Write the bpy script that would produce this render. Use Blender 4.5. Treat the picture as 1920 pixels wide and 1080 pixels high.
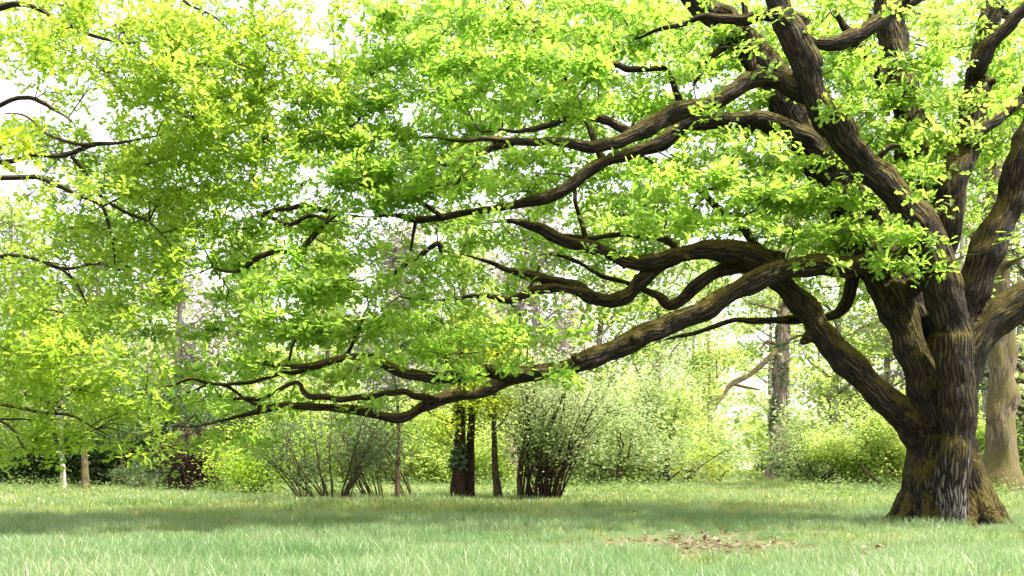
import bpy, math, random
import numpy as np
from mathutils import Vector

# ------------------------------------------------------------------ camera, sky, sun, exposure
for o in list(bpy.data.objects):
    bpy.data.objects.remove(o, do_unlink=True)
scene = bpy.context.scene
C = scene.collection
F = 1867.0            # focal length in photograph pixels (35 mm lens)
HZ = 855.0            # horizon row in the photograph
H = 1.4               # eye height in metres
D0 = 20.0             # distance of the oak

cam_data = bpy.data.cameras.new('camera')
cam = bpy.data.objects.new('camera', cam_data)
C.objects.link(cam)
cam_data.sensor_width = 36.0
cam_data.lens = 36.0 * F / 1920.0
cam_data.shift_y = (HZ - 540.0) / 1920.0
cam_data.clip_start = 0.1
cam_data.clip_end = 3000
cam.location = (0, 0, H)
cam.rotation_euler = (math.radians(90), 0, 0)
scene.camera = cam

SUN_EL = 61.0
SUN_AZ = 112.0         # degrees to the right of the viewing direction (+Y); the sun stands high on the right
world = bpy.data.worlds.new('World')
scene.world = world
world.use_nodes = True
wn = world.node_tree.nodes
wl = world.node_tree.links
wn.clear()
sky = wn.new('ShaderNodeTexSky')
sky.sky_type = 'NISHITA'
sky.sun_disc = False
sky.sun_elevation = math.radians(SUN_EL)
sky.sun_rotation = math.radians(SUN_AZ)
sky.air_density = 0.8
sky.dust_density = 10.0
sky.ozone_density = 0.2
bg = wn.new('ShaderNodeBackground')
bg.inputs['Strength'].default_value = 0.15
wo = wn.new('ShaderNodeOutputWorld')
veil = wn.new('ShaderNodeMixRGB')          # an even veil of thin white cloud over the whole sky
veil.inputs[0].default_value = 0.65
veil.inputs[2].default_value = (3.0, 3.0, 3.0, 1)
wl.new(sky.outputs[0], veil.inputs[1])
wl.new(veil.outputs[0], bg.inputs['Color'])
wl.new(bg.outputs[0], wo.inputs['Surface'])

sun_data = bpy.data.lights.new('sun', 'SUN')
sun_data.energy = 2.8
sun_data.angle = math.radians(0.6)
sun_data.color = (1.0, 0.95, 0.86)
sun = bpy.data.objects.new('sun', sun_data)
C.objects.link(sun)
_el, _az = math.radians(SUN_EL), math.radians(SUN_AZ)
to_sun = Vector((math.cos(_el) * math.sin(_az), math.cos(_el) * math.cos(_az), math.sin(_el)))
sun.rotation_euler = to_sun.to_track_quat('Z', 'Y').to_euler()
sun.location = to_sun * 200

scene.view_settings.view_transform = 'Standard'
scene.view_settings.look = 'None'
scene.view_settings.gamma = 1.0
scene.view_settings.exposure = 2.22
scene.view_settings.use_curve_mapping = False
scene.render.engine = 'CYCLES'
cy = scene.cycles
cy.max_bounces = 14
cy.diffuse_bounces = 8
cy.glossy_bounces = 2
cy.transmission_bounces = 12
cy.transparent_max_bounces = 4
cy.volume_bounces = 1
cy.use_denoising = True
cy.sample_clamp_indirect = 6.0

# ------------------------------------------------------------------ helpers
RNG = np.random.default_rng(7)


def P(px, py, d):
    return np.array(((px - 960.0) / F * d, d, H + (HZ - py) / F * d))


def ground_d(py):
    return H * F / (py - HZ)


def GX(px, d):
    return (px - 960.0) / F * d


def _hash(ix, iy, iz, seed):
    n = (ix.astype(np.int64) * 374761393 + iy.astype(np.int64) * 668265263 + iz.astype(np.int64) * 2147483647 + seed * 1274126177)
    n = (n ^ (n >> 13)) & 0x7fffffff
    n = (n * 1103515245 + 12345) & 0x7fffffff
    n = (n ^ (n >> 16)) & 0x7fffffff
    n = (n * 69069 + 1) & 0x7fffffff
    return (n >> 7).astype(np.float64) / float(0x7fffffff >> 7)


def vnoise(p, seed=0):
    """value noise 0..1 for points (n,3)"""
    p = np.asarray(p, dtype=np.float64)
    i = np.floor(p).astype(np.int64)
    f = p - i
    f = f * f * (3 - 2 * f)
    out = 0
    for dx in (0, 1):
        wx = f[:, 0] if dx else 1 - f[:, 0]
        for dy in (0, 1):
            wy = f[:, 1] if dy else 1 - f[:, 1]
            for dz in (0, 1):
                wz = f[:, 2] if dz else 1 - f[:, 2]
                out = out + wx * wy * wz * _hash(i[:, 0] + dx, i[:, 1] + dy, i[:, 2] + dz, seed)
    return out


def build_mesh(name, V, faces, attrs=None, smooth=True):
    me = bpy.data.meshes.new(name)
    V = np.asarray(V, dtype=np.float32)
    me.vertices.add(len(V))
    me.vertices.foreach_set('co', V.ravel())
    faces = [np.asarray(f, dtype=np.int32) for f in faces if len(f)]
    nl = sum(f.size for f in faces)
    npoly = sum(len(f) for f in faces)
    me.loops.add(nl)
    me.polygons.add(npoly)
    me.loops.foreach_set('vertex_index', np.concatenate([f.ravel() for f in faces]))
    starts, s = [], 0
    for f in faces:
        k = f.shape[1]
        starts.append(s + np.arange(len(f), dtype=np.int32) * k)
        s += f.size
    me.polygons.foreach_set('loop_start', np.concatenate(starts).astype(np.int32))
    me.polygons.foreach_set('use_smooth', np.full(npoly, smooth, dtype=bool))
    for an, (typ, arr) in (attrs or {}).items():
        a = me.attributes.new(an, typ, 'POINT')
        a.data.foreach_set('vector' if typ == 'FLOAT_VECTOR' else 'value', np.asarray(arr, dtype=np.float32).ravel())
    me.update(calc_edges=True)
    return me


class Geo:
    """collects tubes and loose faces into one mesh"""
    def __init__(self):
        self.V, self.Q, self.N, self.B, self.n = [], [], [], [], 0

    def tube(self, pts, rad, sides=8, cap=False, flute=0.0, seed=0):
        pts = np.asarray(pts, float)
        rad = np.asarray(rad, float)
        n = len(pts)
        T, U, W = frames(pts)
        th = np.arange(sides) * (2 * math.pi / sides)
        ct, st = np.cos(th), np.sin(th)
        rr = rad[:, None] * np.ones((1, sides))
        if flute:
            q = np.stack([np.broadcast_to(ct * 1.6, (n, sides)).ravel(), np.broadcast_to(st * 1.6, (n, sides)).ravel(),
                          np.repeat(np.arange(n) * 0.35, sides)], 1)
            rr = rr * (1 + flute * (vnoise(q + seed * 7.3, seed).reshape(n, sides) - .5))
        ring = pts[:, None, :] + rr[..., None] * (ct[None, :, None] * U[:, None, :] + st[None, :, None] * W[:, None, :])
        al = np.concatenate([[0], np.cumsum(np.linalg.norm(np.diff(pts, axis=0), axis=1))])
        bk = np.stack([ct[None, :] * rr, st[None, :] * rr, np.broadcast_to(al[:, None] * 0.3, (n, sides))], -1)
        bk[..., 2] += seed * 1.7
        self.V.append(ring.reshape(-1, 3))
        self.B.append(bk.reshape(-1, 3))
        i = np.arange(n - 1)[:, None] * sides
        j = np.arange(sides)[None, :]
        j2 = (j + 1) % sides
        q = np.stack([i + j, i + j2, i + sides + j2, i + sides + j], -1).reshape(-1, 4) + self.n
        self.Q.append(q)
        if cap:
            self.N.append((self.n + np.arange(sides)[::-1]).reshape(1, -1))
            self.N.append((self.n + (n - 1) * sides + np.arange(sides)).reshape(1, -1))
        self.n += n * sides

    def mesh(self, name):
        fs = [np.concatenate(self.Q)] + self.N
        return build_mesh(name, np.concatenate(self.V), fs, {'bk': ('FLOAT_VECTOR', np.concatenate(self.B))})


def frames(pts):
    T = np.gradient(pts, axis=0)
    T /= np.linalg.norm(T, axis=1)[:, None] + 1e-9
    U = np.zeros_like(T)
    a = np.array((0, -1.0, 0)) if abs(T[0][1]) < 0.9 else np.array((1.0, 0, 0))
    u = a - T[0] * a.dot(T[0])
    u /= np.linalg.norm(u)
    U[0] = u
    for k in range(1, len(T)):
        u = u - T[k] * u.dot(T[k])
        u /= np.linalg.norm(u) + 1e-9
        U[k] = u
    return T, U, np.cross(T, U)


def catmull(pts, step):
    """smooth resample of a polyline whose rows are (x,y,z,r)"""
    pts = np.asarray(pts, float)
    n = len(pts)
    ext = np.vstack([2 * pts[0] - pts[1], pts, 2 * pts[-1] - pts[-2]])
    out = []
    for k in range(n - 1):
        p0, p1, p2, p3 = ext[k:k + 4]
        L = np.linalg.norm((p2 - p1)[:3])
        m = max(2, int(math.ceil(L / step)))
        t = np.linspace(0, 1, m, endpoint=False)[:, None]
        out.append(0.5 * (2 * p1 + (p2 - p0) * t + (2 * p0 - 5 * p1 + 4 * p2 - p3) * t ** 2 + (3 * p1 - p0 - 3 * p2 + p3) * t ** 3))
    out.append(pts[-1:])
    r = np.vstack(out)
    r[:, 3] = np.maximum(r[:, 3], 0.002)
    return r


def put(name, me, mat, parent=None, kind=None):
    o = bpy.data.objects.new(name, me)
    if mat is not None and not me.materials:
        me.materials.append(mat)
    C.objects.link(o)
    if parent is not None:
        o.parent = parent
        o.matrix_parent_inverse = parent.matrix_basis.inverted()
    if kind:
        o['kind'] = kind
    return o


def thing(name, label, cat, loc, group=None):
    o = bpy.data.objects.new(name, None)
    C.objects.link(o)
    o.location = loc
    o.empty_display_size = 0.3
    o['label'] = label
    o['category'] = cat
    if group:
        o['group'] = group
    return o


# ------------------------------------------------------------------ materials
def new_mat(name):
    m = bpy.data.materials.new(name)
    m.use_nodes = True
    m.node_tree.nodes.clear()
    return m, m.node_tree.nodes, m.node_tree.links


def ramp(nodes, stops):
    r = nodes.new('ShaderNodeValToRGB')
    e = r.color_ramp.elements
    while len(e) < len(stops):
        e.new(0.5)
    for k, (pos, col) in enumerate(stops):
        e[k].position = pos
        e[k].color = (*col, 1)
    return r


def leaf_mat(name, cols, trans, tw=0.55, rough=0.45, spec=0.35, back=None):
    """cols: ramp over a random number each leaf carries; trans: tint of the light that comes through"""
    m, n, l = new_mat(name)
    at = n.new('ShaderNodeAttribute')
    at.attribute_name = 'rnd'
    geo = n.new('ShaderNodeNewGeometry')
    nz = n.new('ShaderNodeTexNoise')
    nz.inputs['Scale'].default_value = 0.45
    nz.inputs['Detail'].default_value = 2
    l.new(geo.outputs['Position'], nz.inputs['Vector'])
    ad = n.new('ShaderNodeMath')
    ad.operation = 'MULTIPLY_ADD'
    ad.inputs[1].default_value = 1.3
    l.new(nz.outputs['Fac'], ad.inputs[0])
    su = n.new('ShaderNodeMath')
    su.operation = 'MULTIPLY_ADD'
    su.inputs[1].default_value = 0.62
    su.inputs[2].default_value = -0.46
    l.new(at.outputs['Fac'], su.inputs[0])
    l.new(su.outputs[0], ad.inputs[2])
    k = len(cols)
    rc = ramp(n, [(i / (k - 1), c) for i, c in enumerate(cols)])
    rt = ramp(n, [(i / (len(trans) - 1), c) for i, c in enumerate(trans)])
    l.new(ad.outputs[0], rc.inputs[0])
    l.new(ad.outputs[0], rt.inputs[0])
    pr = n.new('ShaderNodeBsdfPrincipled')
    pr.inputs['Roughness'].default_value = rough
    pr.inputs['Specular IOR Level'].default_value = spec
    l.new(rc.outputs[0], pr.inputs['Base Color'])
    tr = n.new('ShaderNodeBsdfTranslucent')
    l.new(rt.outputs[0], tr.inputs['Color'])
    mx = n.new('ShaderNodeMixShader')
    mx.inputs[0].default_value = tw
    l.new(pr.outputs[0], mx.inputs[1])
    l.new(tr.outputs[0], mx.inputs[2])
    out = n.new('ShaderNodeOutputMaterial')
    l.new(mx.outputs[0], out.inputs['Surface'])
    return m


def bark_mat(name, dark, light, moss=None, moss_amt=0.5, su=9.0, bump=0.6, pale=None):
    m, n, l = new_mat(name)
    at = n.new('ShaderNodeAttribute')
    at.attribute_name = 'bk'
    nz = n.new('ShaderNodeTexNoise')
    nz.inputs['Scale'].default_value = su
    nz.inputs['Detail'].default_value = 5
    nz.inputs['Roughness'].default_value = 0.62
    nz.inputs['Distortion'].default_value = 0.6
    l.new(at.outputs['Vector'], nz.inputs['Vector'])
    vo = n.new('ShaderNodeTexVoronoi')
    vo.feature = 'DISTANCE_TO_EDGE'
    vo.inputs['Scale'].default_value = su * 1.15
    wa = n.new('ShaderNodeVectorMath')
    wa.operation = 'MULTIPLY_ADD'
    wa.inputs[1].default_value = (0.05, 0.05, 0.05)
    mp = n.new('ShaderNodeVectorMath')
    mp.operation = 'MULTIPLY'
    mp.inputs[1].default_value = (1, 1, 0.42)
    l.new(at.outputs['Vector'], mp.inputs[0])
    l.new(nz.outputs['Color'], wa.inputs[0])
    l.new(mp.outputs[0], wa.inputs[2])
    l.new(wa.outputs[0], vo.inputs['Vector'])
    mul = n.new('ShaderNodeMath')
    mul.operation = 'MULTIPLY_ADD'
    mul.inputs[1].default_value = 2.2
    l.new(vo.outputs['Distance'], mul.inputs[0])
    sub = n.new('ShaderNodeMath')
    sub.operation = 'MULTIPLY'
    sub.inputs[1].default_value = 0.6
    l.new(nz.outputs['Fac'], sub.inputs[0])
    l.new(sub.outputs[0], mul.inputs[2])
    rp = ramp(n, [(0.28, dark), (0.92, light)])
    l.new(mul.outputs[0], rp.inputs[0])
    col = rp.outputs[0]
    geo = n.new('ShaderNodeNewGeometry')
    big = n.new('ShaderNodeTexNoise')
    big.inputs['Scale'].default_value = 1.7
    big.inputs['Detail'].default_value = 6
    big.inputs['Roughness'].default_value = 0.7
    l.new(geo.outputs['Position'], big.inputs['Vector'])
    if pale is not None:
        # bare pale wood and lichen low on the trunk
        pc, pr_, pcol = pale
        dv = n.new('ShaderNodeVectorMath')
        dv.operation = 'SUBTRACT'
        dv.inputs[1].default_value = pc
        l.new(geo.outputs['Position'], dv.inputs[0])
        ds = n.new('ShaderNodeVectorMath')
        ds.operation = 'MULTIPLY'
        ds.inputs[1].default_value = (1 / pr_[0], 1 / pr_[1], 1 / pr_[2])
        l.new(dv.outputs[0], ds.inputs[0])
        ln = n.new('ShaderNodeVectorMath')
        ln.operation = 'LENGTH'
        l.new(ds.outputs[0], ln.inputs[0])
        mm = n.new('ShaderNodeMath')
        mm.operation = 'MULTIPLY_ADD'
        mm.inputs[1].default_value = 1.6
        l.new(mul.outputs[0], mm.inputs[0])
        neg = n.new('ShaderNodeMath')
        neg.operation = 'MULTIPLY'
        neg.inputs[1].default_value = -1.2
        l.new(ln.outputs['Value'], neg.inputs[0])
        l.new(neg.outputs[0], mm.inputs[2])
        rpp = ramp(n, [(0.15, (0, 0, 0)), (1.0, (1, 1, 1))])
        l.new(mm.outputs[0], rpp.inputs[0])
        mxp = n.new('ShaderNodeMixRGB')
        mxp.inputs[2].default_value = (*pcol, 1)
        l.new(rpp.outputs[0], mxp.inputs[0])
        l.new(col, mxp.inputs[1])
        col = mxp.outputs[0]
    if moss is not None:
        sx = n.new('ShaderNodeSeparateXYZ')
        l.new(geo.outputs['Normal'], sx.inputs[0])
        a1 = n.new('ShaderNodeMath')
        a1.operation = 'MULTIPLY_ADD'
        a1.inputs[1].default_value = 0.8
        a1.inputs[2].default_value = moss_amt - 0.5
        l.new(sx.outputs['Z'], a1.inputs[0])
        a2 = n.new('ShaderNodeMath')
        a2.operation = 'ADD'
        l.new(a1.outputs[0], a2.inputs[0])
        l.new(big.outputs['Fac'], a2.inputs[1])
        a3 = n.new('ShaderNodeMath')
        a3.operation = 'MULTIPLY_ADD'
        a3.inputs[1].default_value = 0.35
        l.new(mul.outputs[0], a3.inputs[0])
        l.new(a2.outputs[0], a3.inputs[2])
        rm = ramp(n, [(0.62, (0, 0, 0)), (0.95, (1, 1, 1))])
        l.new(a3.outputs[0], rm.inputs[0])
        fine = n.new('ShaderNodeTexNoise')
        fine.inputs['Scale'].default_value = 14
        fine.inputs['Detail'].default_value = 4
        l.new(geo.outputs['Position'], fine.inputs['Vector'])
        rmc = ramp(n, [(0.3, tuple(c * 0.55 for c in moss)), (0.7, moss)])
        l.new(fine.outputs['Fac'], rmc.inputs[0])
        mx = n.new('ShaderNodeMixRGB')
        l.new(rm.outputs[0], mx.inputs[0])
        l.new(col, mx.inputs[1])
        l.new(rmc.outputs[0], mx.inputs[2])
        col = mx.outputs[0]
    pr = n.new('ShaderNodeBsdfPrincipled')
    pr.inputs['Roughness'].default_value = 0.85
    pr.inputs['Specular IOR Level'].default_value = 0.25
    l.new(col, pr.inputs['Base Color'])
    bp = n.new('ShaderNodeBump')
    bp.inputs['Strength'].default_value = bump
    bp.inputs['Distance'].default_value = 0.06
    l.new(mul.outputs[0], bp.inputs['Height'])
    l.new(bp.outputs[0], pr.inputs['Normal'])
    out = n.new('ShaderNodeOutputMaterial')
    l.new(pr.outputs[0], out.inputs['Surface'])
    return m


OAK_X = GX(1775, D0)
M = {}
M['oak_bark'] = bark_mat('oak_bark', (0.0025, 0.0017, 0.0011), (0.048, 0.033, 0.0225), moss=(0.088, 0.068, 0.008), moss_amt=0.42, su=13.0, bump=1.0,
                         pale=((GX(1785, 19.1), 19.1, 0.35), (0.55, 0.8, 1.25), (0.27, 0.25, 0.23)))
M['twig_bark'] = bark_mat('twig_bark', (0.008, 0.006, 0.004), (0.035, 0.025, 0.015), moss=(0.05, 0.045, 0.01), moss_amt=0.2, su=14.0, bump=0.4)
M['stem_bark'] = bark_mat('stem_bark', (0.025, 0.017, 0.011), (0.13, 0.09, 0.055), moss=(0.09, 0.085, 0.025), moss_amt=0.25, su=16.0, bump=0.4)
M['dark_stem'] = bark_mat('dark_stem', (0.012, 0.007, 0.006), (0.07, 0.035, 0.028), su=16.0, bump=0.4)
M['grey_bark'] = bark_mat('grey_bark', (0.06, 0.045, 0.03), (0.25, 0.19, 0.14), moss=(0.13, 0.11, 0.035), moss_amt=0.55, su=5.0, bump=0.3)
M['mauve_bark'] = bark_mat('mauve_bark', (0.16, 0.13, 0.13), (0.40, 0.34, 0.34), su=4.0, bump=0.3)
M['red_bark'] = bark_mat('red_bark', (0.12, 0.09, 0.075), (0.34, 0.26, 0.22), su=5.0, bump=0.6)
M['pale_bark'] = bark_mat('pale_bark', (0.24, 0.20, 0.17), (0.55, 0.50, 0.46), su=5.0, bump=0.3)

M['oak_leaf'] = leaf_mat('oak_leaf', [(0.068, 0.147, 0.022), (0.125, 0.218, 0.032), (0.235, 0.305, 0.065)],
                         [(0.29, 0.53, 0.055), (0.40, 0.62, 0.075), (0.50, 0.68, 0.125)], tw=0.66, rough=.42, spec=.35)
M['left_leaf'] = leaf_mat('left_leaf', [(0.08, 0.165, 0.022), (0.155, 0.25, 0.03), (0.27, 0.335, 0.05)],
                          [(0.37, 0.57, 0.05), (0.46, 0.63, 0.065), (0.54, 0.67, 0.105)], tw=0.68, rough=.42, spec=.35)
M['pale_leaf'] = leaf_mat('pale_leaf', [(0.10, 0.18, 0.04), (0.19, 0.28, 0.06), (0.30, 0.36, 0.12)],
                          [(0.36, 0.54, 0.10), (0.54, 0.68, 0.14), (0.70, 0.76, 0.25)], tw=0.55)
M['silver_leaf'] = leaf_mat('silver_leaf', [(0.13, 0.20, 0.07), (0.20, 0.28, 0.11), (0.32, 0.38, 0.21)],
                            [(0.34, 0.48, 0.13), (0.5, 0.6, 0.22), (0.62, 0.68, 0.38)], tw=0.45)
M['dull_leaf'] = leaf_mat('dull_leaf', [(0.03, 0.055, 0.025), (0.055, 0.09, 0.04), (0.10, 0.14, 0.06)],
                          [(0.09, 0.16, 0.05), (0.15, 0.24, 0.07), (0.25, 0.34, 0.1)], tw=0.4)
M['dark_leaf'] = leaf_mat('dark_leaf', [(0.012, 0.03, 0.012), (0.03, 0.065, 0.02), (0.06, 0.10, 0.03)],
                          [(0.05, 0.12, 0.03), (0.10, 0.2, 0.04), (0.18, 0.3, 0.06)], tw=0.35)
M['yellow_leaf'] = leaf_mat('yellow_leaf', [(0.12, 0.21, 0.02), (0.22, 0.30, 0.025), (0.34, 0.36, 0.03)],
                            [(0.45, 0.60, 0.03), (0.66, 0.76, 0.05), (0.82, 0.80, 0.06)], tw=0.55)
M['ivy_leaf'] = leaf_mat('ivy_leaf', [(0.04, 0.085, 0.04), (0.07, 0.13, 0.06), (0.13, 0.2, 0.1)],
                         [(0.08, 0.2, 0.05), (0.12, 0.26, 0.06), (0.2, 0.34, 0.1)], tw=0.3, rough=0.3, spec=0.5)
M['bud_leaf'] = leaf_mat('bud_leaf', [(0.20, 0.16, 0.16), (0.30, 0.26, 0.26), (0.40, 0.38, 0.33)],
                         [(0.36, 0.3, 0.27), (0.45, 0.42, 0.36), (0.55, 0.6, 0.36)], tw=0.35)
M['weed_leaf'] = leaf_mat('weed_leaf', [(0.05, 0.10, 0.03), (0.09, 0.15, 0.04), (0.14, 0.2, 0.06)],
                          [(0.2, 0.34, 0.08), (0.3, 0.44, 0.1), (0.38, 0.5, 0.14)], tw=0.45)
M['dead_leaf'] = leaf_mat('dead_leaf', [(0.02, 0.012, 0.009), (0.05, 0.03, 0.02), (0.10, 0.07, 0.045)],
                          [(0.05, 0.03, 0.02), (0.1, 0.06, 0.03), (0.14, 0.1, 0.05)], tw=0.2)
M['litter'] = leaf_mat('litter', [(0.09, 0.06, 0.035), (0.19, 0.13, 0.085), (0.30, 0.23, 0.17)],
                       [(0.2, 0.1, 0.04), (0.3, 0.17, 0.08), (0.4, 0.26, 0.15)], tw=0.2)


def grass_mat(name, cols, trs):
    m, n, l = new_mat(name)
    geo = n.new('ShaderNodeNewGeometry')
    at = n.new('ShaderNodeAttribute')
    at.attribute_name = 'rnd'
    nz = n.new('ShaderNodeTexNoise')
    nz.inputs['Scale'].default_value = 0.35
    nz.inputs['Detail'].default_value = 3
    l.new(geo.outputs['Position'], nz.inputs['Vector'])
    ad = n.new('ShaderNodeMath')
    ad.operation = 'MULTIPLY_ADD'
    ad.inputs[1].default_value = 0.85
    l.new(at.outputs['Fac'], ad.inputs[0])
    sb = n.new('ShaderNodeMath')
    sb.operation = 'MULTIPLY_ADD'
    sb.inputs[1].default_value = 1.1
    sb.inputs[2].default_value = -0.48
    l.new(nz.outputs['Fac'], sb.inputs[0])
    l.new(sb.outputs[0], ad.inputs[2])
    rc = ramp(n, cols)
    rt = ramp(n, trs)
    l.new(ad.outputs[0], rc.inputs[0])
    l.new(ad.outputs[0], rt.inputs[0])
    pr = n.new('ShaderNodeBsdfPrincipled')
    pr.inputs['Roughness'].default_value = 0.36
    pr.inputs['Specular IOR Level'].default_value = 0.6
    l.new(rc.outputs[0], pr.inputs['Base Color'])
    tr = n.new('ShaderNodeBsdfTranslucent')
    l.new(rt.outputs[0], tr.inputs['Color'])
    mx = n.new('ShaderNodeMixShader')
    mx.inputs[0].default_value = 0.42
    l.new(pr.outputs[0], mx.inputs[1])
    l.new(tr.outputs[0], mx.inputs[2])
    out = n.new('ShaderNodeOutputMaterial')
    l.new(mx.outputs[0], out.inputs['Surface'])
    return m


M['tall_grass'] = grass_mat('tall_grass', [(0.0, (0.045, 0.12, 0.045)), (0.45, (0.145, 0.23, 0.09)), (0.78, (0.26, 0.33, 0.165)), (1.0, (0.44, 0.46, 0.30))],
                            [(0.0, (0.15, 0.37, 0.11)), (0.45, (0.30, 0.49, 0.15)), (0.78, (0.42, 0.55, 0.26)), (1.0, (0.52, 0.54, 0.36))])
M['short_grass'] = grass_mat('short_grass', [(0.0, (0.06, 0.13, 0.035)), (0.45, (0.19, 0.25, 0.07)), (0.78, (0.31, 0.33, 0.12)), (1.0, (0.42, 0.41, 0.25))],
                             [(0.0, (0.2, 0.38, 0.08)), (0.45, (0.40, 0.54, 0.15)), (0.78, (0.52, 0.6, 0.2)), (1.0, (0.52, 0.5, 0.25))])


def ground_mat():
    m, n, l = new_mat('ground')
    geo = n.new('ShaderNodeNewGeometry')
    nz = n.new('ShaderNodeTexNoise')
    nz.inputs['Scale'].default_value = 0.5
    nz.inputs['Detail'].default_value = 8
    nz.inputs['Roughness'].default_value = 0.7
    l.new(geo.outputs['Position'], nz.inputs['Vector'])
    rc = ramp(n, [(0.3, (0.045, 0.075, 0.022)), (0.5, (0.085, 0.115, 0.035)), (0.7, (0.15, 0.13, 0.07))])
    l.new(nz.outputs['Fac'], rc.inputs[0])
    n2 = n.new('ShaderNodeTexNoise')
    n2.inputs['Scale'].default_value = 22
    n2.inputs['Detail'].default_value = 4
    l.new(geo.outputs['Position'], n2.inputs['Vector'])
    bp = n.new('ShaderNodeBump')
    bp.inputs['Strength'].default_value = 0.8
    bp.inputs['Distance'].default_value = 0.06
    l.new(n2.outputs['Fac'], bp.inputs['Height'])
    pr = n.new('ShaderNodeBsdfPrincipled')
    pr.inputs['Roughness'].default_value = 0.95
    l.new(rc.outputs[0], pr.inputs['Base Color'])
    l.new(bp.outputs[0], pr.inputs['Normal'])
    out = n.new('ShaderNodeOutputMaterial')
    l.new(pr.outputs[0], out.inputs['Surface'])
    return m


M['ground'] = ground_mat()


def path_mat():
    m, n, l = new_mat('path')
    geo = n.new('ShaderNodeNewGeometry')
    nz = n.new('ShaderNodeTexNoise')
    nz.inputs['Scale'].default_value = 1.2
    nz.inputs['Detail'].default_value = 6
    l.new(geo.outputs['Position'], nz.inputs['Vector'])
    rc = ramp(n, [(0.35, (0.30, 0.32, 0.20)), (0.65, (0.48, 0.46, 0.38))])
    l.new(nz.outputs['Fac'], rc.inputs[0])
    pr = n.new('ShaderNodeBsdfPrincipled')
    pr.inputs['Roughness'].default_value = 0.9
    l.new(rc.outputs[0], pr.inputs['Base Color'])
    out = n.new('ShaderNodeOutputMaterial')
    l.new(pr.outputs[0], out.inputs['Surface'])
    return m


M['path'] = path_mat()

# ------------------------------------------------------------------ ground and path
me = build_mesh('ground', [(-600, -60, 0), (600, -60, 0), (600, 900, 0), (-600, 900, 0)], [[(0, 1, 2, 3)]], smooth=False)
put('ground', me, M['ground'], kind='structure')
pv, pf = [], []
for k, d in enumerate(np.linspace(62, 260, 14)):
    xc = GX(1392, d) + 0.5 * math.sin(k * 0.9)
    w = 1.7 + 0.25 * math.sin(k * 2.1)
    pv += [(xc - w, d, 0.004), (xc + w, d, 0.004)]
    if k:
        a = 2 * k
        pf.append((a - 2, a - 1, a + 1, a))
put('path', build_mesh('path', pv, [pf], smooth=False), M['path'], kind='structure')

# ------------------------------------------------------------------ leaves
# oak leaf outline (x across, y along), folded on the midrib: two five-cornered halves
LEAF = np.array([(0, 0, 0), (0.20, 0.34, 0.05), (0.11, 0.52, 0.02), (0.27, 0.78, 0.05), (0, 1.0, -0.06),
                 (-0.27, 0.78, 0.05), (-0.11, 0.52, 0.02), (-0.20, 0.34, 0.05)])
LEAF_F5 = np.array([(0, 1, 2, 3, 4), (0, 4, 5, 6, 7)])
SIMPLE = np.array([(0, 0, 0), (0.30, 0.5, 0.06), (0, 1.0, -0.04), (-0.30, 0.5, 0.06)])
SIMPLE_F = np.array([(0, 1, 2, 3)])


def rot_from(dirs, ups):
    """matrices whose columns are (x, y=dir, z~up)"""
    y = dirs / (np.linalg.norm(dirs, axis=1)[:, None] + 1e-9)
    x = np.cross(y, ups)
    x /= np.linalg.norm(x, axis=1)[:, None] + 1e-9
    z = np.cross(x, y)
    return np.stack([x, y, z], -1)


def leaves_mesh(name, pos, dirs, ups, size, rnd, shape=LEAF, face=LEAF_F5):
    n = len(pos)
    R = rot_from(dirs, ups)
    V = np.einsum('nij,kj->nki', R, shape) * size[:, None, None] + pos[:, None, :]
    k = len(shape)
    fc = (face[None] + (np.arange(n) * k)[:, None, None]).reshape(-1, face.shape[1])
    return build_mesh(name, V.reshape(-1, 3), [fc], {'rnd': ('FLOAT', np.repeat(rnd, k))}, smooth=False)


def rosettes(rng, centers, per=12, size=0.125, tilt=0.6, spread=0.1):
    """leaf tufts at twig ends: returns pos, dir, up, size, rnd"""
    n = len(centers)
    N = n * per
    ax = np.stack([rng.normal(0, tilt, n), rng.normal(0, tilt, n), np.ones(n)], 1)
    ax /= np.linalg.norm(ax, axis=1)[:, None]
    A = np.repeat(ax, per, 0)
    th = rng.uniform(0, 2 * math.pi, N)
    e1 = np.cross(A, np.array((0.0, 1.0, 0.13)))
    e1 /= np.linalg.norm(e1, axis=1)[:, None]
    e2 = np.cross(A, e1)
    rad = np.cos(th)[:, None] * e1 + np.sin(th)[:, None] * e2
    el = rng.normal(0.12, 0.42, N)
    d = rad * np.cos(el)[:, None] + A * np.sin(el)[:, None]
    pos = np.repeat(centers, per, 0) + rad * np.abs(rng.normal(0, spread, N))[:, None] + A * rng.normal(0, spread * 0.55, N)[:, None]
    up = A + rng.normal(0, 0.35, (N, 3))
    s = size * rng.uniform(0.65, 1.2, N)
    rnd = np.clip(np.repeat(rng.uniform(0, 1, n), per) * 0.55 + rng.uniform(0, 0.45, N), 0, 1)
    return pos, d, up, s, rnd


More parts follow.
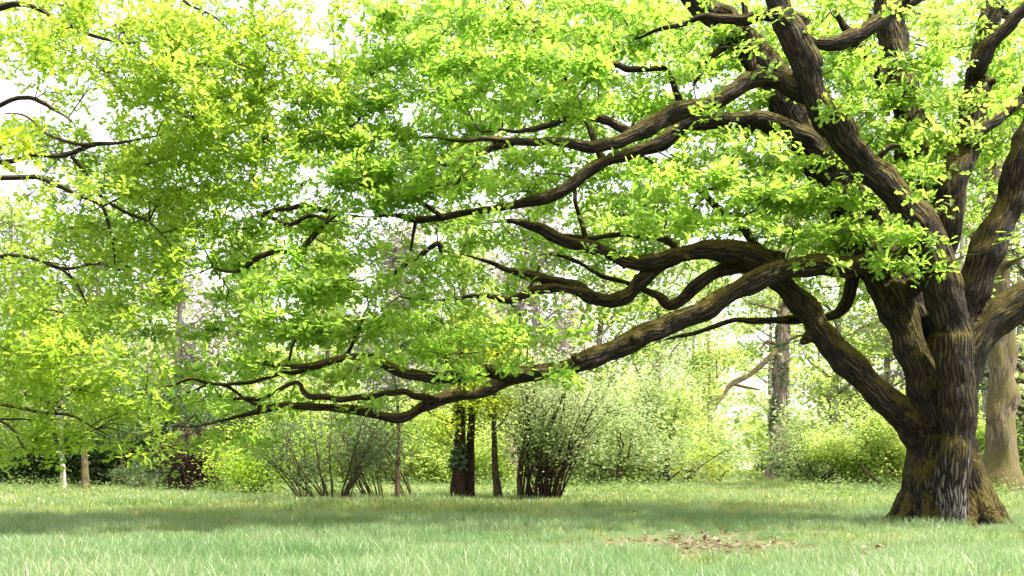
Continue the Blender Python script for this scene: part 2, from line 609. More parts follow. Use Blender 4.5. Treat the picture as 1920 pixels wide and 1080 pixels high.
# ------------------------------------------------------------------ the oak
# each limb: (kind, depth offset at start and end in metres, [(px, py, radius px), ...]) traced in the photograph
LIMBS = [
 ('trunk', 0.0, 0.0, [(1775, 1012, 84), (1775, 985, 82), (1774, 940, 74), (1770, 870, 69), (1768, 800, 63), (1768, 720, 50), (1770, 650, 34), (1770, 600, 20)]),
 ('limb', -0.86, -1.2, [(1790, 1010, 24), (1786, 955, 27), (1785, 895, 30), (1794, 770, 33), (1795, 680, 33), (1788, 610, 33), (1768, 540, 35), (1748, 475, 34), (1728, 425, 30), (1680, 365, 28),
                        (1620, 305, 28), (1560, 240, 27), (1535, 195, 26), (1520, 140, 25), (1498, 85, 24), (1472, 35, 22), (1448, -20, 20), (1425, -90, 17), (1390, -180, 13), (1350, -290, 8)]),
 ('limb', -0.9, -0.6, [(1500, 72, 16), (1535, 83, 15), (1570, 80, 15), (1610, 60, 14), (1660, 32, 13), (1720, 0, 12), (1790, -50, 10), (1850, -120, 6)]),
 ('limb', -0.8, -2.2, [(1530, 185, 20), (1495, 168, 20), (1450, 151, 19), (1415, 150, 19), (1380, 170, 18), (1335, 193, 16), (1290, 200, 16), (1250, 214, 18), (1215, 236, 18),
                       (1185, 254, 15), (1150, 270, 12), (1110, 279, 11), (1060, 271, 10), (1010, 266, 10), (960, 264, 9), (910, 260, 6), (860, 263, 5), (800, 258, 3), (740, 262, 2)]),
 ('limb', 0.35, -0.5, [(1745, 660, 20), (1705, 545, 20), (1645, 435, 22), (1585, 345, 23), (1535, 292, 22), (1500, 263, 21), (1460, 236, 18), (1420, 222, 17), (1370, 225, 16), (1320, 229, 16),
                       (1270, 246, 16), (1230, 270, 15), (1180, 288, 13), (1130, 304, 12), (1090, 330, 13), (1050, 356, 13), (1000, 376, 12), (940, 388, 10), (880, 399, 9), (820, 408, 9), (780, 411, 8), (740, 404, 5), (690, 408, 3), (630, 400, 2)]),
 ('limb', -0.6, -1.6, [(1760, 500, 26), (1700, 490, 24), (1640, 496, 22), (1560, 496, 21), (1500, 499, 20), (1450, 511, 19), (1400, 531, 19), (1350, 562, 20), (1300, 590, 20), (1250, 611, 20),
                       (1200, 634, 20), (1150, 660, 19), (1100, 678, 18), (1050, 690, 17), (1000, 702, 17), (960, 712, 16), (925, 722, 14), (890, 735, 13), (850, 741, 13), (818, 750, 12), (792, 764, 11), (766, 782, 11),
                       (742, 786, 10), (710, 779, 9), (670, 768, 8), (630, 763, 8), (590, 761, 8), (545, 759, 7), (510, 767, 7), (470, 777, 6), (430, 785, 5), (395, 794, 4), (365, 800, 3), (320, 800, 2)]),
 ('limb', -1.5, -2.1, [(955, 708, 14), (925, 698, 14), (895, 696, 14), (865, 706, 13), (830, 710, 12), (790, 702, 11), (750, 696, 11), (722, 684, 10), (700, 667, 9), (650, 672, 8), (595, 685, 8), (540, 687, 7), (490, 678, 6), (450, 670, 3), (400, 664, 2)]),
 ('limb', -0.1, 0.3, [(1752, 830, 36), (1708, 792, 32), (1660, 750, 29), (1612, 702, 28), (1562, 642, 27), (1520, 590, 26), (1482, 545, 24), (1440, 502, 22), (1398, 478, 21), (1345, 470, 19), (1300, 473, 18), (1262, 482, 17),
                      (1230, 491, 15), (1190, 493, 14), (1145, 478, 13), (1085, 461, 12), (1050, 445, 12), (1022, 430, 11), (992, 424, 8), (955, 416, 5), (900, 420, 2)]),
 ('limb', 0.25, 0.9, [(1275, 482, 15), (1235, 500, 15), (1205, 530, 15), (1180, 553, 14), (1150, 563, 13), (1115, 555, 13), (1085, 540, 12), (1045, 531, 11), (1000, 521, 9), (962, 509, 7), (925, 493, 5), (880, 480, 3), (830, 470, 2)]),
 ('limb', 0.3, 0.6, [(1110, 555, 10), (1060, 541, 9), (1015, 541, 9), (982, 554, 8), (952, 566, 8), (922, 557, 6), (885, 555, 5), (845, 560, 4), (815, 563, 3), (770, 560, 2)]),
 ('limb', 0.25, 1.0, [(1455, 512, 12), (1410, 500, 15), (1350, 511, 15), (1308, 535, 15), (1280, 562, 13), (1256, 574, 11), (1236, 556, 8), (1210, 545, 6), (1170, 530, 5), (1125, 518, 5), (1088, 494, 5), (1050, 480, 4), (1010, 478, 2)]),
 ('limb', 0.3, 0.9, [(1605, 470, 13), (1600, 525, 13), (1594, 560, 13), (1577, 584, 12), (1548, 596, 11), (1478, 601, 9), (1422, 602, 8), (1383, 600, 6), (1340, 614, 5), (1300, 626, 5), (1255, 634, 3), (1215, 650, 2)]),
 ('limb', -0.3, 1.3, [(1756, 800, 32), (1728, 700, 28), (1692, 605, 29), (1650, 515, 31), (1605, 430, 30), (1565, 355, 29), (1525, 282, 29), (1488, 215, 29), (1448, 145, 29), (1405, 85, 27), (1360, 42, 24), (1310, 5, 18), (1260, -40, 13), (1200, -100, 8)]),
 ('limb', 0.25, 2.2, [(1762, 760, 28), (1742, 640, 21), (1726, 550, 21), (1714, 450, 23), (1712, 350, 26), (1708, 250, 25), (1692, 150, 24), (1668, 50, 23), (1650, -40, 20), (1640, -150, 14), (1650, -280, 8)]),
 ('limb', 0.35, 1.9, [(1775, 760, 30), (1768, 640, 20), (1764, 540, 21), (1768, 440, 26), (1784, 350, 27), (1806, 275, 25), (1820, 200, 22), (1832, 125, 22), (1850, 75, 20), (1862, 20, 18), (1875, -60, 15), (1880, -170, 10), (1860, -280, 6)]),
 ('limb', 0.1, -0.6, [(1775, 740, 28), (1796, 630, 22), (1828, 535, 26), (1864, 450, 29), (1897, 365, 29), (1930, 270, 28), (1965, 175, 25), (2010, 60, 20), (2060, -60, 14), (2100, -180, 8)]),
 ('limb', 0.0, -0.3, [(1785, 800, 36), (1808, 690, 31), (1845, 622, 34), (1890, 583, 34), (1935, 556, 33), (2010, 530, 29), (2110, 500, 25), (2220, 440, 20), (2340, 400, 15), (2470, 380, 9), (2580, 370, 4)]),
 # limbs reaching toward and away from the camera, seen end-on or hidden by leaves
 ('limb', 0.4, 5.5, [(1770, 680, 20), (1762, 540, 17), (1745, 420, 17), (1730, 320, 15), (1712, 220, 14), (1690, 150, 9), (1650, 100, 4)]),
]
BRANCHES = [   # thinner traced branches: (offset start, end, points)
 (-1.3, -1.5, [(1185, 250, 9), (1150, 232, 9), (1112, 220, 9), (1075, 217, 8), (1035, 229, 6), (992, 243, 5), (955, 244, 3), (900, 246, 2)]),
 (-1.6, -1.8, [(965, 265, 6), (922, 278, 6), (882, 292, 5), (850, 305, 4), (800, 318, 2)]),
 (-1.4, -2.0, [(818, 750, 7), (780, 744, 7), (761, 736, 6), (728, 736, 6), (692, 742, 6), (648, 747, 6), (604, 746, 6), (580, 746, 6), (568, 732, 5), (560, 718, 4), (520, 734, 4), (487, 747, 4), (444, 747, 3), (400, 738, 2)]),
 (-1.7, -2.3, [(600, 686, 5), (540, 700, 4), (480, 716, 4), (420, 722, 3), (350, 712, 3), (280, 735, 2), (240, 745, 1.5)]),
 (-1.7, -1.9, [(650, 671, 4), (665, 640, 3), (672, 610, 2), (690, 570, 1.5)]),
 (-1.5, -2.2, [(500, 768, 4), (455, 745, 3), (410, 722, 3), (360, 735, 2), (300, 760, 1.5)]),
 (0.2, 0.4, [(1275, 474, 8), (1262, 459, 7), (1240, 448, 7), (1200, 441, 6), (1150, 442, 5), (1100, 448, 5), (1050, 440, 3), (1000, 430, 2)]),
 (0.35, 0.3, [(1100, 446, 5), (1094, 428, 5), (1084, 395, 4), (1078, 362, 4), (1070, 330, 2)]),
 (0.6, 0.9, [(1465, 480, 9), (1430, 468, 8), (1395, 430, 8), (1355, 395, 7), (1325, 368, 6), (1290, 345, 4), (1250, 325, 4), (1215, 300, 3), (1180, 270, 2)]),
 (0.5, 0.9, [(1420, 230, 5), (1395, 265, 5), (1375, 300, 4), (1365, 335, 4), (1345, 352, 3), (1300, 350, 2)]),
 (-0.8, -1.0, [(1640, 310, 5), (1655, 285, 6), (1672, 272, 5), (1690, 272, 2)]),
 (0.85, 0.6, [(1360, 75, 9), (1352, 95, 9), (1338, 108, 8), (1320, 120, 7), (1314, 138, 5), (1300, 160, 3)]),
 (0.4, 0.6, [(1412, 135, 8), (1405, 70, 7), (1395, 10, 6), (1390, -60, 4)]),
 (-0.9, 0.2, [(1510, 38, 12), (1470, 30, 11), (1425, 30, 11), (1375, 36, 10), (1320, 28, 6), (1285, 45, 5), (1240, 54, 4), (1190, 70, 2)]),
 (0.6, 0.3, [(1705, 240, 12), (1672, 180, 12), (1645, 130, 12), (1612, 88, 11), (1585, 50, 7), (1560, 0, 4)]),
 (0.7, 1.2, [(1808, 268, 13), (1830, 250, 13), (1860, 225, 12), (1890, 208, 11), (1925, 180, 9), (1980, 150, 5)]),
 (0.7, 0.2, [(1838, 125, 15), (1862, 80, 15), (1900, 38, 13), (1940, -5, 11), (1990, -70, 7)]),
 (-0.2, 0.6, [(1250, 125, 3), (1215, 132, 5), (1180, 128, 6), (1130, 118, 5), (1070, 120, 3)]),
 (-1.5, -1.8, [(930, 262, 4), (905, 290, 3), (880, 320, 2), (850, 345, 1.5)]),
 (-0.4, -0.7, [(830, 408, 5), (800, 385, 4), (770, 372, 3), (720, 380, 2)]),
 (-0.4, -0.3, [(780, 408, 4), (776, 440, 3), (770, 470, 2)]),
 (0.8, 1.0, [(820, 455, 4), (785, 480, 5), (750, 505, 4), (725, 522, 2)]),
 (0.4, 0.7, [(980, 555, 3), (1000, 530, 3), (1010, 500, 2)]),
 (-0.2, 0.1, [(1010, 60, 3), (970, 5, 5), (940, 25, 4), (900, 60, 2)]),
 (-1.0, -1.0, [(560, 480, 3), (520, 470, 5), (470, 490, 5), (440, 510, 3), (400, 500, 2)]),
 (-1.2, -1.4, [(490, 400, 3), (540, 420, 4), (580, 405, 4), (620, 415, 2)]),
 (-0.5, -0.3, [(700, 340, 3), (640, 250, 5), (600, 258, 4), (560, 265, 2)]),
]


def limb_rows(o0, o1, pts, step):
    m = len(pts)
    rows = []
    for k, (px, py, r) in enumerate(pts):
        d = D0 + o0 + (o1 - o0) * k / (m - 1)
        p = P(px, py, d)
        rows.append((*p, r * d / F))
    return catmull(rows, step)


oak = thing('oak_tree', 'huge old mossy oak with long low spreading limbs, dominating the right side', 'tree', (OAK_X, D0, 0))

SK, SKU, SKW, SKT, SKA, SKI = [], [], [], [], [], []     # skeleton samples
raw = Geo()
for li, (kind, o0, o1, pts) in enumerate(LIMBS):
    R = limb_rows(o0, o1, pts, 0.10)
    # small crookedness
    wob = np.stack([vnoise(np.stack([np.arange(len(R)) * 0.11 + li * 9.1, np.full(len(R), c * 5.5), np.full(len(R), 0.3)], 1), c) - .5 for c in range(3)], 1)
    fade = np.clip(np.arange(len(R)) / 12.0, 0, 1)[:, None]
    wob2 = np.stack([vnoise(np.stack([np.arange(len(R)) * 0.33 + li * 4.3, np.full(len(R), c * 3.5), np.full(len(R), 0.9)], 1), c + 8) - .5 for c in range(3)], 1)
    R[:, :3] += (wob + .45 * wob2) * fade * np.minimum(R[:, 3:4] * 0.8, 0.13)
    R[:, 3] *= 1 + 0.30 * (vnoise(np.stack([np.arange(len(R)) * 0.21 + li * 3.7, np.full(len(R), .5), np.full(len(R), .2)], 1), 5) - .5)
    T, U, W = frames(R[:, :3])
    raw.tube(R[:, :3], R[:, 3], sides=14 if R[:, 3].max() > 0.3 else 10, cap=True)
    al = np.concatenate([[0], np.cumsum(np.linalg.norm(np.diff(R[:, :3], axis=0), axis=1))])
    SK.append(R); SKU.append(U); SKW.append(W); SKT.append(T); SKA.append(al + li * 3.3); SKI.append(np.full(len(R), li))
# root flare
for k in range(11):
    a = k / 11 * 2 * math.pi + RNG.uniform(-0.18, 0.18)
    L = RNG.uniform(1.02, 1.3)
    c, s = math.cos(a), math.sin(a)
    rows = [(OAK_X + c * .35, D0 + s * .35, 1.15, .34), (OAK_X + c * .62, D0 + s * .62, .6, .26), (OAK_X + c * .84, D0 + s * .84, .22, .19),
            (OAK_X + c * L, D0 + s * L, 0.0, .12), (OAK_X + c * (L + .35), D0 + s * (L + .35), -.14, .07)]
    R = catmull(rows, 0.1)
    raw.tube(R[:, :3], R[:, 3], sides=10, cap=True)
# burls and pruned knots
for (px, py, off, r) in [(1735, 427, -0.78, .30), (1752, 610, -0.05, .27), (1080, 672, -1.4, .13), (1558, 640, .02, .30), (1705, 795, -.2, .33)]:
    p = P(px, py, D0 + off)
    raw.tube([p + (-r * .4, 0, -r * .3), p, p + (r * .4, 0, r * .3)], [r * .7, r, r * .7], sides=10, cap=True)

rk = np.random.default_rng(77)
for k in range(46):     # snags and healed branch collars along the limbs
    li = rk.integers(1, len(LIMBS))
    Rk = SK[li]
    j = rk.integers(int(len(Rk) * .2), int(len(Rk) * .85))
    if Rk[j, 3] < .09:
        continue
    v = rk.normal(0, 1, 3)
    v -= SKT[li][j] * v.dot(SKT[li][j]) * .7
    v /= np.linalg.norm(v)
    rr = Rk[j, 3] * rk.uniform(.28, .5)
    a0 = Rk[j, :3]
    ln_ = Rk[j, 3] + rr * rk.uniform(.3, 2.2)
    raw.tube([a0, a0 + v * ln_ * .75, a0 + v * ln_], [rr * 1.5, rr, rr * .6], sides=8, cap=True)
tmp_me = raw.mesh('oak_raw')
tmp = bpy.data.objects.new('oak_raw', tmp_me)
C.objects.link(tmp)
md = tmp.modifiers.new('r', 'REMESH')
md.mode = 'VOXEL'
md.voxel_size = 0.035
sm = tmp.modifiers.new('s', 'SMOOTH')
sm.factor = 0.5
sm.iterations = 3
dg = bpy.context.evaluated_depsgraph_get()
ev = tmp.evaluated_get(dg)
em = ev.to_mesh()
nv = len(em.vertices)
OV = np.empty(nv * 3, np.float32); em.vertices.foreach_get('co', OV); OV = OV.reshape(-1, 3).astype(float)
ON = np.empty(nv * 3, np.float32); em.vertices.foreach_get('normal', ON); ON = ON.reshape(-1, 3).astype(float)
npoly = len(em.polygons)
OL = np.empty(len(em.loops), np.int32); em.loops.foreach_get('vertex_index', OL)
OQ = OL.reshape(-1, 4)          # voxel remesh gives quads
ev.to_mesh_clear()
bpy.data.objects.remove(tmp, do_unlink=True)
bpy.data.meshes.remove(tmp_me)

S = np.concatenate(SK); SU = np.concatenate(SKU); SW = np.concatenate(SKW); ST = np.concatenate(SKT); SA = np.concatenate(SKA); SI = np.concatenate(SKI)
sub = slice(None, None, 2)
S2, SU2, SW2, ST2, SA2, SI2 = S[sub], SU[sub], SW[sub], ST[sub], SA[sub], SI[sub]
near = np.empty(nv, np.int32)
s32 = S2[:, :3].astype(np.float32); s2 = (s32 ** 2).sum(1); r32 = S2[:, 3].astype(np.float32)
for a in range(0, nv, 20000):
    v = OV[a:a + 20000].astype(np.float32)
    d2 = (v ** 2).sum(1)[:, None] + s2[None] - 2 * v @ s32.T
    near[a:a + 20000] = np.argmin(np.sqrt(np.maximum(d2, 0)) - r32[None], 1)
dv = OV - S2[near, :3]
lx = (dv * SU2[near]).sum(1); ly = (dv * SW2[near]).sum(1); lz = (dv * ST2[near]).sum(1) + SA2[near]
BK = np.stack([lx, ly, lz * 0.3], 1)
rl = S2[near, 3]
# bark relief: long flutes on the thick wood and interlaced ridges
n1 = vnoise(np.stack([lx * 2.2, ly * 2.2, lz * 0.35], 1), 11) - .5
wv = np.stack([lx * 10, ly * 10, lz * 2.2], 1)
wv += 1.1 * (vnoise(np.stack([lx * 3, ly * 3, lz * 1.6], 1), 12) - .5)[:, None]
rid = 1 - np.abs(2 * vnoise(wv, 13) - 1)
rid2 = 1 - np.abs(2 * vnoise(wv * 1.9 + 4.1, 14) - 1)
lump = vnoise(OV * 2.6, 15) - .5
disp = n1 * np.minimum(rl * 0.30, 0.16) + (rid - .6) * np.clip(rl * 0.10, 0.004, 0.034) + (rid2 - .6) * np.clip(rl * .04, .002, .014) + lump * np.minimum(rl * .5, .12)
OV = OV + ON * disp[:, None]
whole = build_mesh('whole', OV, [OQ])
VN = np.empty(nv * 3, np.float32)
whole.vertices.foreach_get('normal', VN)
VN = VN.reshape(-1, 3)
bpy.data.meshes.remove(whole)
fi = SI2[near[OQ[:, 0]]]
for li in range(len(LIMBS)):
    q = OQ[fi == li]
    if not len(q):
        continue
    used, inv = np.unique(q.ravel(), return_inverse=True)
    me = build_mesh('oak_' + LIMBS[li][0], OV[used], [inv.reshape(-1, 4)], {'bk': ('FLOAT_VECTOR', BK[used])})
    me.normals_split_custom_set_from_vertices(VN[used].tolist())
    put(LIMBS[li][0], me, M['oak_bark'], oak)

skel = [S]
for bi, (o0, o1, pts) in enumerate(BRANCHES):
    R = limb_rows(o0, o1, pts, 0.09)
    dn = np.linalg.norm(S[:, :3] - R[0, :3], axis=1)
    if dn.min() > S[int(np.argmin(dn)), 3] + .08:
        # the end in the leaves still springs from the nearest limb
        a_ = S[int(np.argmin(dn)), :3]
        mid = (a_ + R[0, :3]) / 2 + np.array((0, .1, .12)) * dn.min()
        r_ = R[:, 3].max()
        R[:, 3] = np.maximum(R[:, 3], r_ * np.linspace(1, .2, len(R)))
        R = np.vstack([catmull([(*a_, r_ * 1.3), (*mid, r_ * 1.15), (*R[0, :3], r_)], .09)[:-1], R])
    wob = np.stack([vnoise(np.stack([np.arange(len(R)) * 0.3 + bi * 5.1, np.full(len(R), c * 5.5), np.full(len(R), 0.7)], 1), c + 20) - .5 for c in range(3)], 1)
    R[:, :3] += wob * 0.07 * np.clip(np.arange(len(R)) / 8.0, 0, 1)[:, None]
    g = Geo()
    g.tube(R[:, :3], R[:, 3], sides=8, flute=.3, seed=bi)
    put('branch', g.mesh('oak_branch'), M['oak_bark'], oak)
    skel.append(R)
SKEL = np.concatenate(skel)


# ---- foliage of the oak: how thick the leaves stand, read off the photograph in cells of 80 x 60 pixels
OAK_DENS = [
 "000012224788888877667765",
 "000012335888888777777776",
 "000123467888888776777776",
 "000235678888888766677776",
 "001345788888887766667776",
 "013456788877766655677764",
 "024567888777655556777742",
 "024677877556556556788631",
 "024788887654434333345300",
 "014788888653212221111100",
 "014688888777421111000000",
 "014678776664200000000000",
 "014676654210000000000000",
 "013554310000000000000000",
 "000220000000000000000000",
]
LEFT_DENS = [
 "677777530000", "577777520000", "335677631000", "444677520000", "777776420000", "456665310000", "344543100000",
 "445432100000", "443421000000", "543310000000", "664200000000", "665300000000", "665310000000", "665310000000", "613300000000",
]


def corridor_dist(px, py, table):
    """pixel distance to the edge of the nearest traced limb"""
    best = np.full(len(px), 1e9)
    for pts in table:
        a = np.array(pts, float)
        for k in range(len(a) - 1):
            A, B = a[k], a[k + 1]
            ab = B[:2] - A[:2]
            t = np.clip(((px - A[0]) * ab[0] + (py - A[1]) * ab[1]) / (ab @ ab + 1e-9), 0, 1)
            dd = np.hypot(px - A[0] - t * ab[0], py - A[1] - t * ab[1]) - (A[2] + t * (B[2] - A[2]))
            best = np.minimum(best, dd)
    return best


def clusters_from(dens, per, rng, layers, extra=None):
    px, py, dd = [], [], []
    for r, row in enumerate(dens):
        for c, ch in enumerate(row):
            n = rng.poisson(per * (0, .25, .9, 2.0, 3.4, 4.8, 6.2, 7.4, 8.6)[int(ch)])
            px += list(c * 80 + rng.uniform(-8, 88, n)); py += list(r * 60 + rng.uniform(-6, 66, n))
    px = np.array(px); py = np.array(py)
    px, py = px[py < 872], py[py < 872]
    lay = rng.integers(0, len(layers), len(px))
    cen = np.array(layers)[lay]
    nz = vnoise(np.stack([px / 170, py / 110, lay * 3.7], 1), 31) - .5
    d = cen + nz * 2.6 + rng.normal(0, 0.22, len(px)) + 2.2 * (vnoise(np.stack([px / 330, lay * 1.9, 0 * px], 1), 33) - .5)
    return px, py, d, lay


rng = np.random.default_rng(21)
px, py, d, lay = clusters_from(OAK_DENS, 9.4, rng, [D0 - 2.4, D0 - 0.8, D0 + 0.9, D0 + 2.6, D0 + 4.2])
big = [l[3] for l in LIMBS if l[0] == 'limb'][:-1] + [LIMBS[0][3]]
cd = corridor_dist(px, py, big)
limb_front = d < D0 + 0.4
keep = ~((cd < 30) & limb_front & (rng.uniform(0, 1, len(px)) > 0.06))
# gaps: patches without leaves
gap = vnoise(np.stack([px / 62, py / 44, lay * 5.1], 1), 41) * .65 + vnoise(np.stack([px / 27, py / 21, lay * 2.1], 1), 42) * .35
keep &= gap > 0.385 + .02 * np.clip((1000 - px) / 500, 0, 1) * (py > 150)
keep &= ~((lay == 4) & (px < 760)) & ~((lay == 3) & (px < 700) & (rng.uniform(0, 1, len(px)) < .5)) & ~((lay == 0) & (px < 900) & (rng.uniform(0, 1, len(px)) < .35))
px, py, d = px[keep], py[keep], d[keep]
cl = np.stack([(px - 960) / F * d, d, H + (HZ - py) / F * d], 1)
# leaf sprays hanging in front of the limbs where the photograph shows them
hang = []
for (hx, hy, off, sx, sy, n) in [(1555, 250, -1.5, 16, 22, 5), (1700, 478, -1.6, 42, 14, 12), (1640, 462, -1.5, 60, 18, 22), (1690, 466, -1.6, 40, 16, 12), (1560, 445, -1.0, 55, 28, 22), (1045, 715, -1.9, 26, 16, 7),
                                 (720, 640, -2.2, 60, 30, 22), (860, 640, -2.2, 70, 34, 30), (960, 610, -1.8, 50, 36, 18), (560, 640, -2.2, 80, 30, 22), (420, 700, -2.4, 70, 40, 26), (860, 670, -2.3, 50, 12, 8), (1555, 385, -.35, 42, 45, 46), (1500, 400, -.35, 45, 40, 26), (1600, 420, -.45, 40, 30, 26), (1480, 330, -.2, 40, 40, 22), (1690, 230, .25, 36, 60, 40), (1725, 330, .2, 30, 55, 36), (1640, 190, .2, 40, 40, 20), (1700, 120, .3, 40, 40, 16), (1800, 230, .3, 40, 50, 18), (1330, 215, -1.9, 14, 10, 3)]:
    q = P(hx, hy, D0 + off)
    s = (D0 + off) / F
    hang.append(q + rng.normal(0, 1, (n, 3)) * np.array((sx * s, 0.35, sy * s)))
hang = np.concatenate(hang)
# crown above and beside the frame (shades the ground; seen from elsewhere)
n_up = 650
ux = rng.uniform(-9.5, 13.5, n_up)
uy = D0 + rng.normal(0, 3.4, n_up)
uz = rng.uniform(10.6, 16.5, n_up)
lim = 16.5 - 0.055 * (ux - 6.5) ** 2 * np.where(ux < 6.5, .42, 1.6)
m_ = (ux > 1.5) & (uz < lim) & (vnoise(np.stack([ux / 1.5, uy / 1.5, uz / .9], 1), 51) > .5)
upc = np.stack([ux, uy, uz], 1)[m_]
n_r = 320
rc_ = np.stack([rng.uniform(10.6, 16.5, n_r), D0 + rng.normal(0, 3, n_r), rng.uniform(3.4, 10.5, n_r)], 1)
rc_ = rc_[vnoise(rc_ / np.array((1.5, 1.5, .9)), 52) > .48]
ALLC = np.concatenate([cl, hang, upc, rc_])
# openings in the crown where the sun comes through to the grass
def sun_gaps(c, cut, seed):
    g = c[:, :2] - c[:, 2:3] * np.array((to_sun.x, to_sun.y)) / to_sun.z
    q = np.column_stack([g, np.zeros(len(g))])
    return .6 * vnoise(q / 1.5, seed) + .4 * vnoise(q / .62, seed + 1) > cut


hold = np.concatenate([np.zeros(len(cl), bool), np.ones(len(hang), bool), np.zeros(len(upc) + len(rc_), bool)])
ALLC = ALLC[hold | sun_gaps(ALLC, .34, 91)]
# gather leaves into level sprays: pull each cluster toward wavy sheets 0.75 m apart
wavy = 1.2 * vnoise(np.stack([ALLC[:, 0] / 3.1, ALLC[:, 1] / 3.1, np.zeros(len(ALLC))], 1), 61)
zz = ALLC[:, 2] + wavy
fr = zz / 0.75 - np.round(zz / 0.75)
ALLC[:, 2] -= fr * 0.75 * 0.55


def twig_net(geo, centers, skel, rng, cell=(1.5, 1.6, 0.8), r0=0.018, tw_r=0.005, sub_sides=4):
    """branchlets from the nearest wood to each spray, then twigs to every leaf tuft"""
    key = np.floor(centers / np.array(cell) + np.array((.3, .1, .6))).astype(int)
    _, inv = np.unique(key, axis=0, return_inverse=True)
    inv = inv.ravel()
    order = np.argsort(inv, kind='stable')
    bounds = np.searchsorted(inv[order], np.arange(inv.max() + 2))
    groups = [centers[order[bounds[g]:bounds[g + 1]]] for g in range(inv.max() + 1)]
    groups = [g for g in groups if len(g)]
    wood = skel[:, :3].copy()
    wrad = np.minimum(skel[:, 3], .05)
    dist = [np.min(np.linalg.norm(wood - g.mean(0), axis=1)) for g in groups]
    for g in np.argsort(dist):
        pts = groups[g]
        cen = pts.mean(0)
        # grow from the nearest wood, old or new; thin new wood costs a little more
        cost = np.linalg.norm((wood - cen) * np.array((1, 1, 1.25)), axis=1) + np.where(wrad < .012, .35, 0) + np.where(wood[:, 2] > cen[2] + .5, .5, 0)
        j = int(np.argmin(cost))
        a = wood[j]
        L = np.linalg.norm(cen - a)
        n = max(4, int(L / 0.2))
        t = np.linspace(0, 1, n)[:, None]
        side = np.cross(cen - a, rng.normal(0, 1, 3))
        side /= np.linalg.norm(side) + 1e-9
        sag = np.array((0, 0, rng.uniform(-.04, .2))) * L
        path = a + (cen - a) * t + side * (np.sin(t * math.pi) * 0.13 * L) + sag * np.sin(t * math.pi)
        path[1:-1] += rng.normal(0, 0.03, path[1:-1].shape)
        rb = min(r0 * min(1.7, .5 + 0.03 * len(pts) + .16 * L), max(wrad[j] * .9, .008))
        r = rb * (1 - 0.6 * t[:, 0])
        geo.tube(path, r, sides=sub_sides, seed=int(g) % 17)
        wood = np.vstack([wood, path[1:]])
        wrad = np.concatenate([wrad, r[1:]])
        for c in pts:
            k = int(np.argmin(np.linalg.norm(path - c, axis=1) + 0.25 * (1 - t[:, 0])))
            b = path[k]
            l = np.linalg.norm(c - b)
            tt = np.linspace(0, 1, 4)[:, None]
            pp = b + (c - b) * tt + rng.normal(0, 0.09 * l, 3) * np.sin(tt * math.pi) + np.array((0, 0, .08 * l)) * np.sin(tt * math.pi)
            geo.tube(pp, tw_r * (1 - .6 * tt[:, 0]), sides=3, seed=k)


tg = Geo()
twig_net(tg, ALLC, SKEL, rng)
put('twigs', tg.mesh('oak_twigs'), M['twig_bark'], oak, kind='stuff')
lp = rosettes(rng, ALLC, per=15, size=0.172, spread=0.105)
put('crown', leaves_mesh('oak_crown', *lp), M['oak_leaf'], oak, kind='stuff')

# ------------------------------------------------------------------ the yellow-green tree leaning in from the left
DL = 18.0
LX = GX(-330, DL)
ltree = thing('lime_green_tree', 'yellow-green leafy tree whose boughs hang in from the left edge', 'tree', (LX, DL, 0))
LL = [
 (0, 0, [(-330, 1025, 46), (-325, 900, 40), (-318, 760, 36), (-322, 600, 33), (-310, 430, 30), (-316, 250, 26), (-305, 80, 20), (-300, -120, 12), (-290, -260, 5)]),
 (0, .3, [(-310, 120, 17), (-200, 60, 17), (-90, 20, 17), (-20, 18, 14), (30, 8, 9), (72, 18, 8), (110, 40, 7), (160, 60, 6), (230, 78, 4), (300, 84, 2)]),
 (0, .8, [(-312, 60, 14), (-120, -70, 12), (60, -90, 10), (220, -60, 8), (330, -15, 6), (372, 18, 4), (415, 45, 3), (450, 80, 2)]),
 (0, -.6, [(-314, 480, 17), (-200, 400, 15), (-90, 340, 12), (0, 303, 9), (60, 293, 8), (100, 295, 8), (140, 286, 8), (178, 273, 8), (230, 262, 4), (300, 250, 2)]),
 (-.6, -.5, [(178, 273, 6), (130, 268, 6), (92, 246, 5), (50, 222, 3), (10, 215, 2)]),
 (-.3, -.3, [(-150, 300, 8), (-60, 225, 7), (42, 186, 7), (80, 189, 7), (106, 210, 5), (140, 230, 2)]),
 (-.55, -.3, [(134, 293, 6), (165, 330, 6), (200, 370, 6), (240, 395, 5), (280, 415, 4), (310, 447, 2)]),
 (.4, .6, [(-314, 420, 12), (-140, 350, 10), (40, 335, 8), (90, 338, 8), (142, 370, 7), (190, 392, 6), (207, 455, 4), (215, 500, 2)]),
 (0, .2, [(-318, 640, 14), (-160, 540, 11), (-40, 490, 8), (20, 480, 6), (70, 487, 6), (112, 502, 6), (158, 497, 4), (190, 500, 2)]),
 (.1, .2, [(112, 502, 5), (135, 522, 4), (152, 548, 3), (165, 575, 2)]),
 (-.2, -.5, [(-318, 730, 16), (-180, 720, 12), (-60, 740, 8), (0, 758, 6), (60, 768, 6), (96, 775, 5), (150, 790, 3), (205, 815, 2)]),
 (-.2, -.6, [(-120, 735, 8), (-50, 765, 6), (0, 790, 5), (30, 820, 4), (46, 838, 3), (70, 860, 2)]),
 (0, -2.6, [(-320, 560, 16), (-260, 470, 12), (-180, 400, 9), (-90, 340, 6), (-30, 300, 4), (10, 285, 2)]),
]
lsk = []
